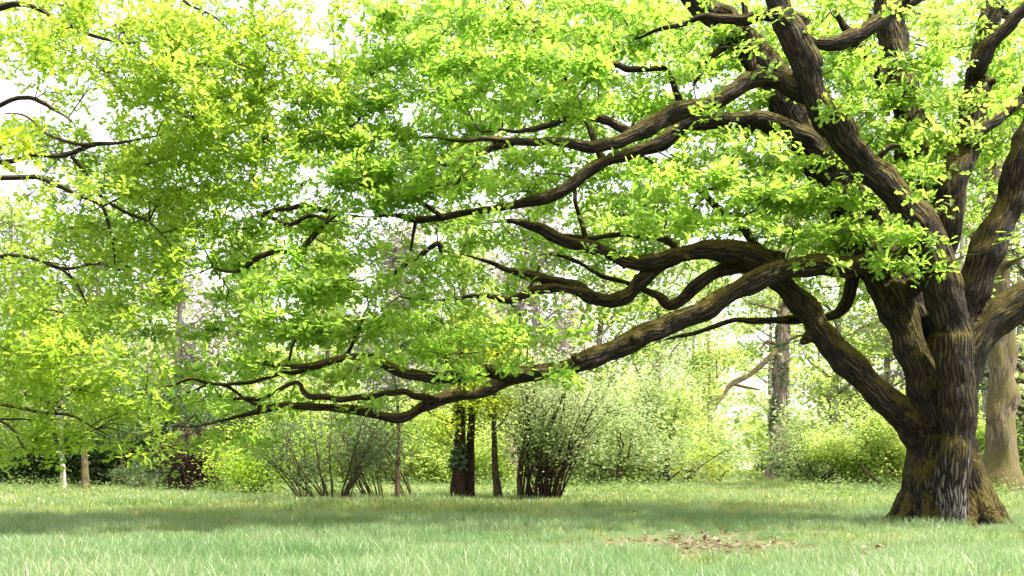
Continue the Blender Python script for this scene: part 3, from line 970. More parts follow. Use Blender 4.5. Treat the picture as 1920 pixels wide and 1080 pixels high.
for bi, (o0, o1, pts) in enumerate(LL):
    m = len(pts)
    rows = []
    for k, (qx, qy, r) in enumerate(pts):
        dd = DL + o0 + (o1 - o0) * k / (m - 1)
        rows.append((*P(qx, qy, dd), r * (1 if bi == 0 else .58) * dd / F))
    R = catmull(rows, 0.12)
    wob = np.stack([vnoise(np.stack([np.arange(len(R)) * 0.2 + bi * 5.1, np.full(len(R), c * 5.5), np.full(len(R), 2.7)], 1), c + 70) - .5 for c in range(3)], 1)
    R[:, :3] += wob * 0.12 * np.clip(np.arange(len(R)) / 8.0, 0, 1)[:, None]
    g = Geo()
    g.tube(R[:, :3], R[:, 3], sides=12 if bi == 0 else 8, flute=.35, seed=bi)
    put('trunk' if bi == 0 else 'limb', g.mesh('left_limb'), M['oak_bark'] if bi else M['stem_bark'], ltree)
    lsk.append(R)
LSK = np.concatenate(lsk)
px, py, d, lay = clusters_from(LEFT_DENS, 7.2, rng, [DL - 1.2, DL + 1.0])
gap = vnoise(np.stack([px / 62, py / 44, lay * 5.1], 1), 43) * .65 + vnoise(np.stack([px / 27, py / 21, lay * 2.1], 1), 44) * .35
keep = (gap > .39) & ~((corridor_dist(px, py, [l[2] for l in LL]) < 10) & (d < DL + .6) & (rng.uniform(0, 1, len(px)) > .15))
px, py, d = px[keep], py[keep], d[keep]
cl = np.stack([(px - 960) / F * d, d, H + (HZ - py) / F * d], 1)
n_o = 420
oc = np.stack([rng.uniform(-15.5, -8.8, n_o), DL + rng.normal(0, 2.2, n_o), rng.uniform(2.2, 14, n_o)], 1)
oc = oc[(vnoise(oc / np.array((1.5, 1.5, .9)), 53) > .5)]
oc2 = np.stack([rng.uniform(-10, -4, 110), DL + rng.normal(0, 1.8, 110), rng.uniform(9.6, 12, 110)], 1)
LC = np.concatenate([cl, oc, oc2[vnoise(oc2 / 1.2, 54) > .5]])
LC = LC[sun_gaps(LC, .28, 95)]
tg = Geo()
twig_net(tg, LC, LSK, rng, r0=.014)
put('twigs', tg.mesh('left_twigs'), M['twig_bark'], ltree, kind='stuff')
put('crown', leaves_mesh('left_crown', *rosettes(rng, LC, per=14, size=0.142, spread=.11)), M['left_leaf'], ltree, kind='stuff')
# the large out-of-the-way spray of near leaves at the left edge
nc = P(8, 285, 15.4) + rng.normal(0, 1, (7, 3)) * np.array((.10, .2, .22))
sp = rosettes(rng, nc, per=5, size=.26, spread=.12)
for k in range(len(sp[0])):
    put('leaf', leaves_mesh('near_leaf', *[a[k:k + 1] for a in sp]), M['yellow_leaf'], ltree)


# ------------------------------------------------------------------ other trees and shrubs
def wander(p0, dirv, L, n, wob, grav, rng):
    p = np.array(p0, float)
    dv = np.array(dirv, float)
    dv /= np.linalg.norm(dv)
    out = [p.copy()]
    for _ in range(n):
        dv = dv + rng.normal(0, wob, 3) + np.array((0, 0, grav))
        dv /= np.linalg.norm(dv)
        p = p + dv * (L / n)
        out.append(p.copy())
    return np.array(out)


def scatter_leaves(rng, centers, per, spread, size, flat=.6):
    N = len(centers) * per
    pos = np.repeat(centers, per, 0) + rng.normal(0, 1, (N, 3)) * np.array((spread, spread, spread * flat))
    d = rng.normal(0, 1, (N, 3)) * np.array((1, 1, .45))
    up = np.array((0, 0, 1.0)) + rng.normal(0, .55, (N, 3))
    rnd = np.clip(np.repeat(rng.uniform(0, 1, len(centers)), per) * .5 + rng.uniform(0, .5, N), 0, 1)
    return pos, d, up, size * rng.uniform(.6, 1.3, N), rnd


def bg_tree(name, label, cat, px, d, h, r, bark, leaf, seed, nlimb=14, first=.3, reach=.38, per=26, size=.22, spread=.5, lean=(0, 0), tips=3, group=None, ivy=None, crown=True):
    rg = np.random.default_rng(seed)
    x = GX(px, d)
    t = thing(name, label, cat, (x, d, 0), group)
    n = 16
    tr = wander((x, d, -.2), (lean[0], lean[1], 1), h + .2, n, .035 if r < .3 else .012, .02, rg)
    s = np.linspace(0, 1, n + 1)
    rad = r * ((1 - s) ** .75 * .9 + .06) * (1 + .55 * np.exp(-s * h / .5))
    R = catmull(np.column_stack([tr, rad]), .3)
    g = Geo()
    g.tube(R[:, :3], R[:, 3], sides=20, flute=.3 if r < .5 else .75, seed=seed)
    put('trunk', g.mesh('trunk'), bark, t)
    cen = []
    lg = Geo()
    for k in range(nlimb):
        f = first + (1 - first) * ((k + rg.uniform(0, .8)) / nlimb) * .96
        i = min(len(R) - 1, int(f * (len(R) - 1)))
        a = rg.uniform(0, 2 * math.pi)
        L = h * reach * (1.05 - .75 * (f - first) / (1 - first)) * rg.uniform(.7, 1.15)
        up = .25 + .8 * (f - first)
        path = wander(R[i, :3], (math.cos(a), math.sin(a), up), L, 9, .13, .03, rg)
        lr = min(R[i, 3] * .6, .028 * L + .015)
        lg.tube(path, lr * np.linspace(1, .12, 10), sides=6, seed=k)
        for q in range(tips):
            j = rg.integers(3, 10)
            a2 = rg.uniform(0, 2 * math.pi)
            p2 = wander(path[j], (math.cos(a2), math.sin(a2), rg.uniform(-.1, .6)), L * rg.uniform(.25, .5), 6, .2, 0, rg)
            lg.tube(p2, lr * .35 * np.linspace(1, .15, 7), sides=4, seed=q)
            cen += [p2[-1], p2[-2], p2[3]]
            for w in range(1):
                j2 = rg.integers(2, 7)
                p3 = wander(p2[j2], rg.normal(0, 1, 3) + np.array((0, 0, .3)), L * .18, 4, .25, 0, rg)
                lg.tube(p3, lr * .16 * np.linspace(1, .2, 5), sides=3)
                cen.append(p3[-1])
        cen += [path[-1], path[7], path[5]]
    put('limbs', lg.mesh('limbs'), bark, t, kind='stuff')
    if crown:
        cen = np.array(cen)
        put('crown', leaves_mesh('crown', *scatter_leaves(rg, cen, per, spread, size), SIMPLE, SIMPLE_F), leaf, t, kind='stuff')
    if ivy:
        z0, z1, cnt = ivy
        iz = rg.uniform(z0, z1, cnt)
        ii = np.array([np.argmin(np.abs(R[:, 2] - z)) for z in iz])
        th = rg.normal(3.6, 1.1, cnt)
        nd = np.stack([np.cos(th), np.sin(th), np.zeros(cnt)], 1)
        pos = R[ii, :3] * (1, 1, 0) + nd * (R[ii, 3] * 1.04)[:, None] + np.stack([0 * iz, 0 * iz, iz], 1)
        pos = pos[(vnoise(pos * 2.0, 3) > .42)]
        nd2 = rg.normal(0, 1, pos.shape) * (1, 1, .5)
        upv = (pos - R[np.array([np.argmin(np.abs(R[:, 2] - z)) for z in pos[:, 2]]), :3]) * (1, 1, 0) + rg.normal(0, .25, pos.shape)
        put('ivy', leaves_mesh('ivy', pos, nd2 - np.array((0, 0, .6)), upv, .17 * rg.uniform(.6, 1.2, len(pos)), rg.uniform(0, 1, len(pos)), SIMPLE * (1.4, 1, 1), SIMPLE_F), M['ivy_leaf'], t, kind='stuff')
    return t


def shrub(name, label, px, d, h, bark, leaf, seed, stems=14, base=.35, fan=.55, r=.03, per=14, size=.11, spread=.22, lo=.45, bias=(0, 0), twigs=6, cat='shrub', group=None, arch=-.02, leaves=True, wob=.06):
    rg = np.random.default_rng(seed)
    x = GX(px, d)
    t = thing(name, label, cat, (x, d, 0), group)
    cen = []
    tgm = Geo()
    for k in range(stems):
        a = rg.uniform(0, 2 * math.pi)
        rr = base * math.sqrt(rg.uniform(0, 1))
        p0 = (x + rr * math.cos(a), d + rr * math.sin(a), -.1)
        tilt = fan * rg.uniform(.15, 1)
        dr = (math.cos(a) * tilt + bias[0], math.sin(a) * tilt + bias[1], 1)
        L = h * rg.uniform(.75, 1.12)
        path = wander(p0, dr, L, 12, wob, arch, rg)
        sr = r * rg.uniform(.6, 1.25)
        R = catmull(np.column_stack([path, sr * np.linspace(1, .2, 13)]), .15)
        g = Geo()
        g.tube(R[:, :3], R[:, 3], sides=6, flute=.25, seed=k)
        put('stem', g.mesh('stem'), bark, t)
        for q in range(twigs):
            f = rg.uniform(lo * .8, 1)
            j = min(len(R) - 1, int(f * (len(R) - 1)))
            p2 = wander(R[j, :3], rg.normal(0, 1, 3) * (1, 1, .5) + np.array((0, 0, .5)), h * rg.uniform(.12, .3), 5, .2, -.02, rg)
            tgm.tube(p2, max(.004, sr * .3) * np.linspace(1, .25, 6), sides=3)
            cen += [p2[-1], p2[3], p2[1]]
        cen += [R[-1, :3], R[int(len(R) * .85), :3]]
    put('twigs', tgm.mesh('shrub_twigs'), bark, t, kind='stuff')
    if leaves:
        put('crown', leaves_mesh('shrub_crown', *scatter_leaves(rg, np.array(cen), per, spread, size, .7), SIMPLE, SIMPLE_F), leaf, t, kind='stuff')
    return t


def bush(name, label, px, d, w, h, leaf, seed, n=260, per=16, size=.12, cat='bush', group=None, bark=None, depth=None, z0=.1):
    """a rounded leafy bush down to the ground: a few stems and a lumpy shell of leaves"""
    rg = np.random.default_rng(seed)
    x = GX(px, d)
    depth = depth or w
    t = thing(name, label, cat, (x, d, 0), group)
    lob = [(rg.normal(0, .3) * w, rg.uniform(-.35, .35) * depth, rg.uniform(.15, .85) * h, rg.uniform(.5, 1)) for _ in range(12)]
    cen = []
    for k in range(n):
        lx_, ly_, lz_, ls_ = lob[rg.integers(0, 12)]
        v = rg.normal(0, 1, 3)
        v /= np.linalg.norm(v)
        v *= rg.uniform(.55, 1.08)
        p = np.array((x + lx_ + v[0] * w * .24 * ls_, d + ly_ + v[1] * depth * .24 * ls_, lz_ + v[2] * h * .25 * ls_))
        if p[2] > z0:
            cen.append(p)
    cen = np.array(cen)
    g = Geo()
    for k in range(9):
        e = cen[rg.integers(0, len(cen))]
        b = np.array((x + rg.normal(0, .08 * w), d + rg.normal(0, .08 * w), -.1))
        dd = e - b
        pth = b + dd * np.linspace(0, 1, 8)[:, None] + rg.normal(0, .04 * h, (8, 3)) * np.linspace(0, 1, 8)[:, None]
        g.tube(pth, .012 * h * np.linspace(1, .2, 8) + .004, sides=5, seed=k)
    put('stems', g.mesh('bush_stems'), bark or M['stem_bark'], t, kind='stuff')
    put('crown', leaves_mesh('bush_crown', *scatter_leaves(rg, cen, per, .075 * (w + h) * .6, size), SIMPLE, SIMPLE_F), leaf, t, kind='stuff')
    return t


# --- near row in the grass edge (about 30 m)
shrub('hazel_shrub', 'multi-stemmed dark shrub with grey-green leaves right of the yellow-green bush', 622, ground_d(942), 3.6, M['stem_bark'], M['dull_leaf'], 101, stems=20, base=.5, fan=.75, arch=-.035, r=.034, per=9, size=.11, spread=.26, bias=(-.12, 0))
shrub('hazel_shrub', 'small cluster of thin stems leaning left beside the dark multi-stemmed shrub', 572, ground_d(943), 2.9, M['stem_bark'], M['dull_leaf'], 102, stems=7, base=.16, fan=.3, r=.026, per=9, size=.11, spread=.24, bias=(-.32, 0))
shrub('hazel_shrub', 'reddish-brown stems fanning left, between the dark shrub and the slim upright trunk', 705, ground_d(937), 3.0, M['stem_bark'], M['dull_leaf'], 103, stems=13, base=.34, fan=.4, r=.025, per=9, size=.11, spread=.25, bias=(-.38, 0))
shrub('hazel_shrub', 'loose stems leaning left behind the slim upright trunk', 775, ground_d(943), 3.4, M['stem_bark'], M['dull_leaf'], 104, stems=5, base=.25, fan=.2, r=.034, per=9, size=.11, spread=.26, bias=(-.42, 0))
bg_tree('slim_tree', 'slim upright trunk among the leaning shrub stems', 'tree', 745, ground_d(945), 5.2, .075, M['stem_bark'], M['dull_leaf'], 105, nlimb=8, first=.5, reach=.22, per=12, size=.12, spread=.25)
bg_tree('twin_trunk_tree', 'thick dark trunk of two fused stems with yellow-green leaves around its top', 'tree', 858, ground_d(940), 6.0, .23, M['dark_stem'], M['yellow_leaf'], 106, nlimb=12, first=.32, reach=.2, per=16, size=.12, spread=.28, ivy=(1.0, 3.2, 700))
bg_tree('twin_trunk_tree', 'dark narrower trunk pressed against the thick dark one', 'tree', 878, ground_d(939), 5.6, .17, M['dark_stem'], M['yellow_leaf'], 107, nlimb=9, first=.4, reach=.2, per=14, size=.12, spread=.28)
bg_tree('leaning_tree', 'slender brown trunk leaning left, between dark trunk and thicket of stems', 'tree', 934, ground_d(940), 5.4, .13, M['stem_bark'], M['yellow_leaf'], 108, nlimb=12, first=.45, reach=.25, per=16, size=.12, spread=.3, lean=(-.14, 0))
shrub('hazel_thicket', 'dense thicket of dark upright stems with silvery leaves below the big limb', 1015, ground_d(941), 4.4, M['dark_stem'], M['silver_leaf'], 109, stems=44, base=.5, fan=.2, lo=.45, r=.034, per=9, size=.11, spread=.3, bias=(.08, 0), twigs=7, wob=.12, cat='thicket')
bush('low_bramble', 'dark brown tangle of dead stems at the foot of the thicket', 1018, ground_d(938), 1.25, 2.1, M['dead_leaf'], 110, n=150, per=12, size=.12, bark=M['dark_stem'])
shrub('hazel_thicket', 'pair of pale upright stems at left of the dense thicket', 978, ground_d(941), 5.0, M['stem_bark'], M['silver_leaf'], 111, stems=4, base=.12, fan=.12, r=.06, per=14, size=.12, spread=.32, twigs=9, cat='thicket')
bg_tree('broken_trunk', 'wide pale brown trunk far behind the slender leaning tree', 'tree', 958, 48, 6.5, .42, M['red_bark'], M['pale_leaf'], 112, nlimb=8, first=.5, reach=.25, per=24, size=.2)

# --- left edge of the wood
bush('yellow_bush', 'rounded bright yellow-green bush left of the dark multi-stemmed shrub', 488, 34, 3.4, 3.4, M['left_leaf'], 120, n=560, per=14, size=.11)
shrub('dark_thicket', 'dark reddish-brown wall of bare stems at the left edge of the wood', 368, 37, 2.3, M['dark_stem'], M['dead_leaf'], 121, stems=95, base=.95, fan=.1, r=.03, per=5, size=.1, spread=.2, twigs=4, cat='thicket')
bg_tree('birch', 'short pale whitish trunk nearest the left edge of the wood', 'tree', 121, 38, 7.0, .11, M['pale_bark'], M['left_leaf'], 122, nlimb=8, first=.4, reach=.22, per=14, size=.15)
bg_tree('birch', 'slim grey-brown trunk right of the short pale one', 'tree', 161, 37, 7.5, .14, M['grey_bark'], M['left_leaf'], 123, nlimb=10, first=.35, reach=.25, per=16, size=.15)
bg_tree('young_tree', 'thin dark stem in the shade at the left edge of the wood', 'tree', 231, 39, 5.0, .06, M['stem_bark'], M['dull_leaf'], 124, nlimb=8, first=.4, reach=.22, per=14, size=.14)
for k, (qx, dd, w, h, lab) in enumerate([
        (10, 43, 4.6, 3.2, 'dark green evergreen bush at the far left'),
        (105, 44, 4.2, 2.9, 'dark evergreen bush behind the short pale trunk'),
        (200, 43, 4.2, 3.3, 'dark evergreen bush behind the slim grey-brown trunk'),
        (290, 42, 3.6, 3.2, 'dark evergreen bush just left of the reddish-brown thicket'),
        (375, 42, 3.8, 4.6, 'tall dark evergreen bush rising behind the reddish-brown thicket'),
        ]):
    bush('evergreen_bush', lab, qx, dd, w, h, M['dark_leaf'], 130 + k, n=420, per=18, size=.18, group='dark evergreens at the left wood edge')
bush('bramble_bush', 'low mid-green bush in front of the evergreens, left of the thicket', 275, 38.5, 2.2, 1.3, M['dull_leaf'], 138, n=160, per=12, size=.1)

# --- middle and right
bush('blossom_shrub', 'white-flecked silvery shrub at mid-distance under the big limb', 1175, 43, 5.2, 5.2, M['silver_leaf'], 140, n=420, per=18, size=.17)
bush('blossom_shrub', 'silvery pale-leaved shrub left of the grassy ride', 1255, 46, 4.4, 6.0, M['silver_leaf'], 141, n=420, per=18, size=.17)
bush('yellow_bush', 'low yellow bush beside the grassy ride', 1290, ground_d(905) - 4, 2.4, 2.1, M['yellow_leaf'], 142, n=240, per=14, size=.12)
bg_tree('young_tree', 'short dark leaning stem in front of the silvery shrubs', 'tree', 1246, ground_d(908) - 3, 4.5, .16, M['stem_bark'], M['pale_leaf'], 143, nlimb=9, first=.35, reach=.3, per=18, size=.15, lean=(.12, 0))
bush('pale_bush', 'pale green bush behind the thicket of stems', 1100, 47, 4.4, 4.2, M['pale_leaf'], 144, n=420, per=18, size=.17)
bush('pale_bush', 'light green bush behind the slender leaning tree', 905, 44, 4.4, 3.6, M['pale_leaf'], 145, n=420, per=18, size=.17)
bush('pale_bush', 'light green bush behind the slim upright trunk', 790, 44, 4.4, 3.9, M['pale_leaf'], 146, n=420, per=18, size=.17)
bush('pale_bush', 'soft green bush behind the dark multi-stemmed shrub', 670, 45, 4.8, 4.2, M['pale_leaf'], 147, n=420, per=18, size=.17)
bush('pale_bush', 'soft green bush behind the rounded yellow-green one', 545, 45, 4.8, 4.4, M['pale_leaf'], 148, n=420, per=18, size=.17)

ivy_tree = bg_tree('ivy_tree', 'straight reddish trunk clad in ivy, right of the grassy ride', 'tree', 1459, ground_d(902), 17, .60, M['red_bark'], M['pale_leaf'], 150, nlimb=12, first=.55, reach=.25, per=30, size=.24, spread=.6, ivy=(2.5, 10, 2800))
bushes_r = [
    (1535, 47, 3.8, 4.0, 'silver_leaf', 'feathery blue-green shrub just right of the ivy-clad trunk'),
    (1600, 45, 3.2, 3.0, 'pale_leaf', 'pale green bush under the diagonal limb of the oak'),
    (1665, 46, 3.6, 3.4, 'pale_leaf', 'pale green bush close left of the oak trunk'),
    (1500, 52, 2.6, 2.0, 'dull_leaf', 'low green bush at the foot of the ivy-clad trunk'),
    (1420, 78, 4.2, 5.0, 'pale_leaf', 'hazy pale bush at the right side of the far ride'),
    (1345, 74, 3.6, 4.6, 'pale_leaf', 'hazy pale bush at the left side of the far ride'),
    (1870, 46, 3.4, 3.4, 'pale_leaf', 'pale yellow-green bush between the oak foot and the fluted grey trunk'),
    (1960, 44, 4.0, 4.4, 'dull_leaf', 'green bush at the right edge behind the fluted grey trunk'),
    (1740, 50, 4.4, 4.6, 'pale_leaf', 'pale bush mostly hidden behind the oak trunk'),
]
for k, (qx, dd, w, h, lf, lab) in enumerate(bushes_r):
    bush('pale_bush', lab, qx, dd, w, h, M[lf], 160 + k, n=380, per=18, size=.17)
bg_tree('beech', 'fluted grey-green trunk at the right edge behind the oak', 'tree', 1876, ground_d(926), 21, .62, M['grey_bark'], M['pale_leaf'], 170, nlimb=16, first=.4, reach=.3, per=26, size=.2, spread=.5)
bg_tree('beech', 'tall pale mauve trunk behind the right-hand limbs of the oak', 'tree', 1862, 52, 24, .62, M['mauve_bark'], M['pale_leaf'], 171, nlimb=16, first=.5, reach=.25, per=14, size=.2, spread=.5)
bg_tree('spruce', 'grey-green conifer at the right edge', 'tree', 1945, 40, 15, .25, M['stem_bark'], M['dull_leaf'], 172, nlimb=34, first=.12, reach=.26, per=20, size=.16, spread=.35)

# dead bough of the ivy-clad tree, reaching down to the left and toward the camera
for pts in ([(1462, 650, 11, 0), (1445, 668, 9, .5), (1410, 700, 8, 1.2), (1372, 720, 8, 2), (1355, 745, 4, 2.4), (1338, 770, 2, 2.8)],
            [(1372, 720, 5, 2), (1400, 726, 4, 2.2), (1425, 731, 2, 2.4)], [(1462, 650, 8, 0), (1440, 640, 6, .5), (1425, 655, 3, .8)], [(1355, 745, 3, 2.4), (1335, 752, 2, 2.6), (1315, 768, 1.5, 2.7)],
            [(1462, 650, 7, 0), (1490, 632, 5, .4), (1515, 628, 3, .8)]):
    di = ground_d(902)
    rows = [(*P(a, b, di - e), c * .6 * di / F) for a, b, c, e in pts]
    R = catmull(rows, .2)
    g = Geo()
    g.tube(R[:, :3], R[:, 3], sides=7, flute=.3)
    put('dead_branch', g.mesh('dead_branch'), M['grey_bark'], ivy_tree)
# fallen stick left of the oak
st = thing('fallen_branch', 'thin dead stick propped in the weeds left of the oak trunk', 'branch', (GX(1664, 39), 39, 0))
rows = [(*P(a, b, 39.0), c * 39 / F) for a, b, c in [(1666, 924, 2.5), (1650, 905, 2.5), (1632, 892, 3), (1618, 878, 3), (1612, 862, 2)]]
R = catmull(rows, .15)
g = Geo(); g.tube(R[:, :3], R[:, 3], sides=6, flute=.4)
put('stick', g.mesh('stick'), M['stem_bark'], st)

# --- tall trees of the wood behind
far = [
    (30, 62, 17, 'pale_bark', 'silver_leaf', 'tall grey-leaved tree at the far left of the wood'),
    (180, 58, 16, 'mauve_bark', 'silver_leaf', 'tall silvery tree seen left through the hanging boughs'),
    (330, 64, 18, 'mauve_bark', 'bud_leaf', 'tall mauve-grey tree above the dark evergreens'),
    (470, 60, 15, 'mauve_bark', 'pale_leaf', 'tall pale tree above the rounded yellow-green bush'),
    (610, 66, 17, 'mauve_bark', 'pale_leaf', 'tall pale tree above the dark multi-stemmed shrub'),
    (740, 60, 15, 'mauve_bark', 'bud_leaf', 'tall grey tree above the slim upright trunk'),
    (860, 64, 17, 'mauve_bark', 'pale_leaf', 'tall pale tree above the thick dark trunk'),
    (1000, 58, 16, 'mauve_bark', 'bud_leaf', 'tall mauve-grey tree above the thicket of stems'),
    (1120, 62, 17, 'mauve_bark', 'pale_leaf', 'tall pale tree above the white-flecked shrub'),
    (1235, 68, 18, 'mauve_bark', 'silver_leaf', 'tall silvery tree left of the grassy ride'),
    (1330, 84, 19, 'mauve_bark', 'pale_leaf', 'hazy tall tree at the left of the far ride'),
    (1445, 90, 20, 'mauve_bark', 'pale_leaf', 'hazy tall tree at the right of the far ride'),
    (1560, 62, 18, 'mauve_bark', 'pale_leaf', 'tall pale tree seen under the diagonal oak limb'),
    (1660, 66, 19, 'mauve_bark', 'bud_leaf', 'tall mauve-grey tree just left of the oak trunk'),
    (1790, 60, 20, 'mauve_bark', 'pale_leaf', 'tall pale tree hidden behind the oak crown'),
    (1905, 64, 22, 'mauve_bark', 'bud_leaf', 'tall mauve-grey tree behind the right edge trunks'),
]
for k, (qx, dd, h, b, lf, lab) in enumerate(far):
    bg_tree('woodland_tree', lab, 'tree', qx, dd, h, .30, M[b], M[lf], 200 + k, nlimb=22, first=.15, reach=.26, per=20, size=.34, spread=.65, group='tall trees of the wood behind')

# --- distant wood as one mass
rg = np.random.default_rng(300)
g = Geo()
cen = []
for k in range(70):
    dd = rg.uniform(85, 150)
    qx = rg.uniform(-500, 2500)
    if abs(qx - 1392) < 45 and dd < 140:
        continue
    x = GX(qx, dd)
    h = rg.uniform(13, 24)
    g.tube(wander((x, dd, -.2), (0, 0, 1), h, 6, .03, 0, rg), .25 * np.linspace(1, .2, 7), sides=6, seed=k)
    for q in range(40):
        v = rg.normal(0, 1, 3)
        v /= np.linalg.norm(v)
        cen.append(np.array((x, dd, h * .55)) + v * np.array((3.6, 3.6, h * .5)) * rg.uniform(.4, 1))
for k in range(1500):
    dd = rg.uniform(56, 84)
    qx = rg.uniform(-300, 2300)
    if abs(qx - 1392) < 42:
        continue
    cen.append(np.array((GX(qx, dd), dd, abs(rg.normal(0, 2.6)) + .3)))
cen = np.array(cen)
cen = cen[cen[:, 2] > .4]
dw = thing('distant_wood', 'soft pale green mass of distant wood behind everything', 'wood', (0, 120, 0))
dw['kind'] = 'stuff'
put('trunks', g.mesh('far_trunks'), M['mauve_bark'], dw, kind='stuff')
put('crowns', leaves_mesh('far_crowns', *scatter_leaves(rg, cen, 28, 1.1, .55), SIMPLE, SIMPLE_F), M['pale_leaf'], dw, kind='stuff')

# ------------------------------------------------------------------ grass, weeds and fallen leaves
LITTER = [  # (px, py, rx m, ry m, strength): bare patches strewn with old leaves
    (1320, 1030, 1.6, 2.0, 1.0), (1180, 938, 6.0, 1.1, .6), (1560, 930, 3.2, 1.6, .9), (1880, 938, 1.6, 1.6, 1.0), (40, 970, 1.4, .5, .7), (1620, 1010, .9, .4, .4), (1400, 1000, 1.5, .5, .5), (1790, 990, 1.6, .6, .3)]


def litter_w(x, y):
    w = np.zeros(len(x))
    for (qx, qy, rx, ry, s) in LITTER:
        d = ground_d(qy)
        e = ((x - GX(qx, d)) / rx) ** 2 + ((y - d) / ry) ** 2
        w = np.maximum(w, s * np.exp(-e * .9))
    return w


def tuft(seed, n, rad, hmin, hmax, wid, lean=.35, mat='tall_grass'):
    rg = np.random.default_rng(seed)
    V, Fq, Ft, rn = [], [], [], []
    for k in range(n):
        a, rr = rg.uniform(0, 6.283), rad * math.sqrt(rg.uniform(0, 1))
        b = np.array((rr * math.cos(a), rr * math.sin(a), -.01))
        h = rg.uniform(hmin, hmax)
        la = rg.uniform(0, 6.283)
        ld = np.array((math.cos(la), math.sin(la), 0)) * h * abs(rg.normal(0, lean))
        wa = rg.uniform(0, 6.283)
        w = np.array((math.cos(wa), math.sin(wa), 0)) * wid * rg.uniform(.6, 1.2)
        m1 = b + np.array((0, 0, h * .5)) + ld * .22
        m2 = b + np.array((0, 0, h * .85)) + ld * .65
        tp = b + np.array((0, 0, h)) + ld * 1.15
        i = len(V)
        V += [b - w * .5, b + w * .5, m1 + w * .45, m1 - w * .45, m2 + w * .3, m2 - w * .3, tp]
        Fq += [(i, i + 1, i + 2, i + 3), (i + 3, i + 2, i + 4, i + 5)]
        Ft += [(i + 5, i + 4, i + 6)]
        rn += [rg.uniform(0, 1)] * 7
    me = build_mesh('tuft', np.array(V), [np.array(Fq), np.array(Ft)], {'rnd': ('FLOAT', np.array(rn))}, smooth=True)
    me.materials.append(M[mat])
    return bpy.data.objects.new('grass_tuft', me)


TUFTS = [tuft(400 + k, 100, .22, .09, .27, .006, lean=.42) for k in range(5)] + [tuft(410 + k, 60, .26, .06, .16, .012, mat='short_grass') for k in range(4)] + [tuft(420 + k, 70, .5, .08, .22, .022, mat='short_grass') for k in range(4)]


def instancer(name, pts, rz, sc, idx, sources):
    me = bpy.data.meshes.new(name)
    me.vertices.add(len(pts))
    me.vertices.foreach_set('co', np.asarray(pts, np.float32).ravel())
    for an, arr in (('rz', rz), ('sc', sc), ('pick', idx)):
        a = me.attributes.new(an, 'INT' if an == 'pick' else 'FLOAT', 'POINT')
        a.data.foreach_set('value', np.asarray(arr, np.int32 if an == 'pick' else np.float32))
    o = bpy.data.objects.new(name, me)
    C.objects.link(o)
    ng = bpy.data.node_groups.new(name, 'GeometryNodeTree')
    ng.interface.new_socket('Geometry', in_out='INPUT', socket_type='NodeSocketGeometry')
    ng.interface.new_socket('Geometry', in_out='OUTPUT', socket_type='NodeSocketGeometry')
    gi = ng.nodes.new('NodeGroupInput')
    go = ng.nodes.new('NodeGroupOutput')
    jn = ng.nodes.new('GeometryNodeJoinGeometry')
    for s in reversed(sources):
        oi = ng.nodes.new('GeometryNodeObjectInfo')
        oi.inputs['Object'].default_value = s
        oi.inputs['As Instance'].default_value = True
        ng.links.new(oi.outputs['Geometry'], jn.inputs[0])
    ip = ng.nodes.new('GeometryNodeInstanceOnPoints')
    ip.inputs['Pick Instance'].default_value = True

    def named(nm, t):
        q = ng.nodes.new('GeometryNodeInputNamedAttribute')
        q.data_type = t
        q.inputs['Name'].default_value = nm
        return [s for s in q.outputs if s.name == 'Attribute'][0]
    cx = ng.nodes.new('ShaderNodeCombineXYZ')
    ng.links.new(named('rz', 'FLOAT'), cx.inputs['Z'])
    er = ng.nodes.new('FunctionNodeEulerToRotation')
    ng.links.new(cx.outputs[0], er.inputs[0])
    ng.links.new(gi.outputs[0], ip.inputs['Points'])
    ng.links.new(jn.outputs[0], ip.inputs['Instance'])
    ng.links.new(named('pick', 'INT'), ip.inputs['Instance Index'])
    ng.links.new(er.outputs[0], ip.inputs['Rotation'])
    ng.links.new(named('sc', 'FLOAT'), ip.inputs['Scale'])
    ng.links.new(ip.outputs[0], go.inputs[0])
    mo = o.modifiers.new('scatter', 'NODES')
    mo.node_group = ng
    return o


rg = np.random.default_rng(500)
gp, gr, gs, gk = [], [], [], []
for (d0, d1, dens, kinds, smin, smax, fade) in [(7.5, 14, 24, (0, 5), .75, 1.2, 0), (14, 24, 15, (0, 9), .7, 1.1, 0), (24, 44, 7, (5, 13), .8, 1.3, 0), (44, 90, 2.2, (9, 13), .9, 1.5, 0)]:
    wid = (960 / F) * d1 + 3.5
    n = int(2 * wid * (d1 - d0) * dens)
    x = rg.uniform(-wid, wid, n)
    y = rg.uniform(d0, d1, n)
    ok = np.abs(x) < 960 / F * y + 3.5
    x, y = x[ok], y[ok]
    lw = litter_w(x, y)
    lw = np.clip(lw * (.35 + 1.3 * vnoise(np.stack([x / .7, y / .9, 0 * x], 1), 75)), 0, 1)
    ok = rg.uniform(0, 1, len(x)) > lw * 1.05
    # keep the tread of the oak's roots clear
    ok &= np.hypot(x - OAK_X, y - D0) > 1.0
    x, y, lw = x[ok], y[ok], lw[ok]
    hn = vnoise(np.stack([x / 2.6, y / 1.3, 0 * x], 1), 71)
    sc = rg.uniform(smin, smax, len(x)) * (.62 + .75 * hn) * (1 - .55 * lw)
    if d0 >= 14:
        sc *= np.where(y < 24, .85, 1)
    gp.append(np.stack([x, y, np.zeros(len(x))], 1)); gr.append(rg.uniform(0, 6.283, len(x))); gs.append(sc); 
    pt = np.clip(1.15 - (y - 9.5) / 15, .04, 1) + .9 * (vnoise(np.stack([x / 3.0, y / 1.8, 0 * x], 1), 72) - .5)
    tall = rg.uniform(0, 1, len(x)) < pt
    gk.append(np.where(tall, rg.integers(0, 5, len(x)), np.where(y < 26, rg.integers(5, 9, len(x)), rg.integers(7, 13, len(x)))))
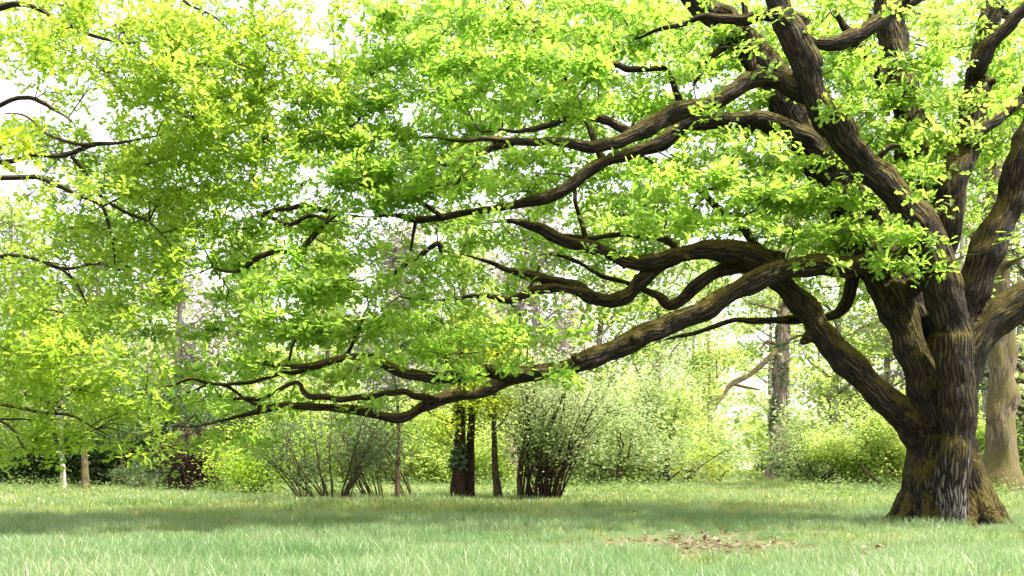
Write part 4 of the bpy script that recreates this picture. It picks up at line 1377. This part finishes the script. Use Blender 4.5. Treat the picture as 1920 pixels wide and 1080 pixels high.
a_ = rg.uniform(0, 6.283, 150); r_ = rg.uniform(1.0, 1.75, 150)      # longer grass round the oak's foot
gp.append(np.stack([OAK_X + r_ * np.cos(a_), D0 + r_ * np.sin(a_), 0 * a_], 1)); gr.append(a_ * 3); gs.append(rg.uniform(.5, 1.25, 150)); gk.append(rg.integers(0, 9, 150))
gp = np.concatenate(gp)
go_ = instancer('meadow_grass', gp, np.concatenate(gr), np.concatenate(gs), np.concatenate(gk), TUFTS)
go_['kind'] = 'stuff'
go_['label'] = 'long soft meadow grass covering the open ground'
go_['category'] = 'grass'

# old leaves on the ground
n = 60000
x = rg.uniform(-22, 26, n); y = rg.uniform(9, 45, n)
ok = (np.abs(x) < 960 / F * y + 3) & (rg.uniform(0, 1, n) < litter_w(x, y) * .95 + .06)
x, y = x[ok], y[ok]
n = len(x)
# more of them in the near patch
x2 = rg.normal(GX(1320, ground_d(1030)), 1.2, 700); y2 = rg.normal(ground_d(1030), 1.2, 700)
x = np.concatenate([x, x2]); y = np.concatenate([y, y2]); n = len(x)
pos = np.stack([x, y, rg.uniform(.012, .05, n)], 1)
lo = put('leaf_litter', leaves_mesh('leaf_litter', pos, rg.normal(0, 1, (n, 3)) * (1, 1, .25), np.array((0, 0, 1.)) + rg.normal(0, .4, (n, 3)), rg.uniform(.06, .13, n), rg.uniform(0, 1, n), SIMPLE * (1.2, 1, 1), SIMPLE_F), M['litter'], kind='stuff')
lo['label'] = 'old brown leaves strewn over bare patches in the grass'
lo['category'] = 'leaf litter'

# weeds along the edge of the wood
n = 2600
x = rg.uniform(-24, 24, n); y = rg.uniform(30.5, 50, n)
ok = vnoise(np.stack([x / 1.6, y / 1.6, 0 * x], 1), 81) > .46
ok &= ~(np.abs(x - GX(1392, 1.0) * y) < 1.6)
x, y = x[ok], y[ok]
cen = np.stack([x, y, rg.uniform(.1, .42, len(x))], 1)
wo_ = put('woodland_weeds', leaves_mesh('weeds', *scatter_leaves(rg, cen, 20, .2, .10, .6), SIMPLE, SIMPLE_F), M['weed_leaf'], kind='stuff')
wo_['label'] = 'low leafy weeds along the edge of the wood'
wo_['category'] = 'weeds'
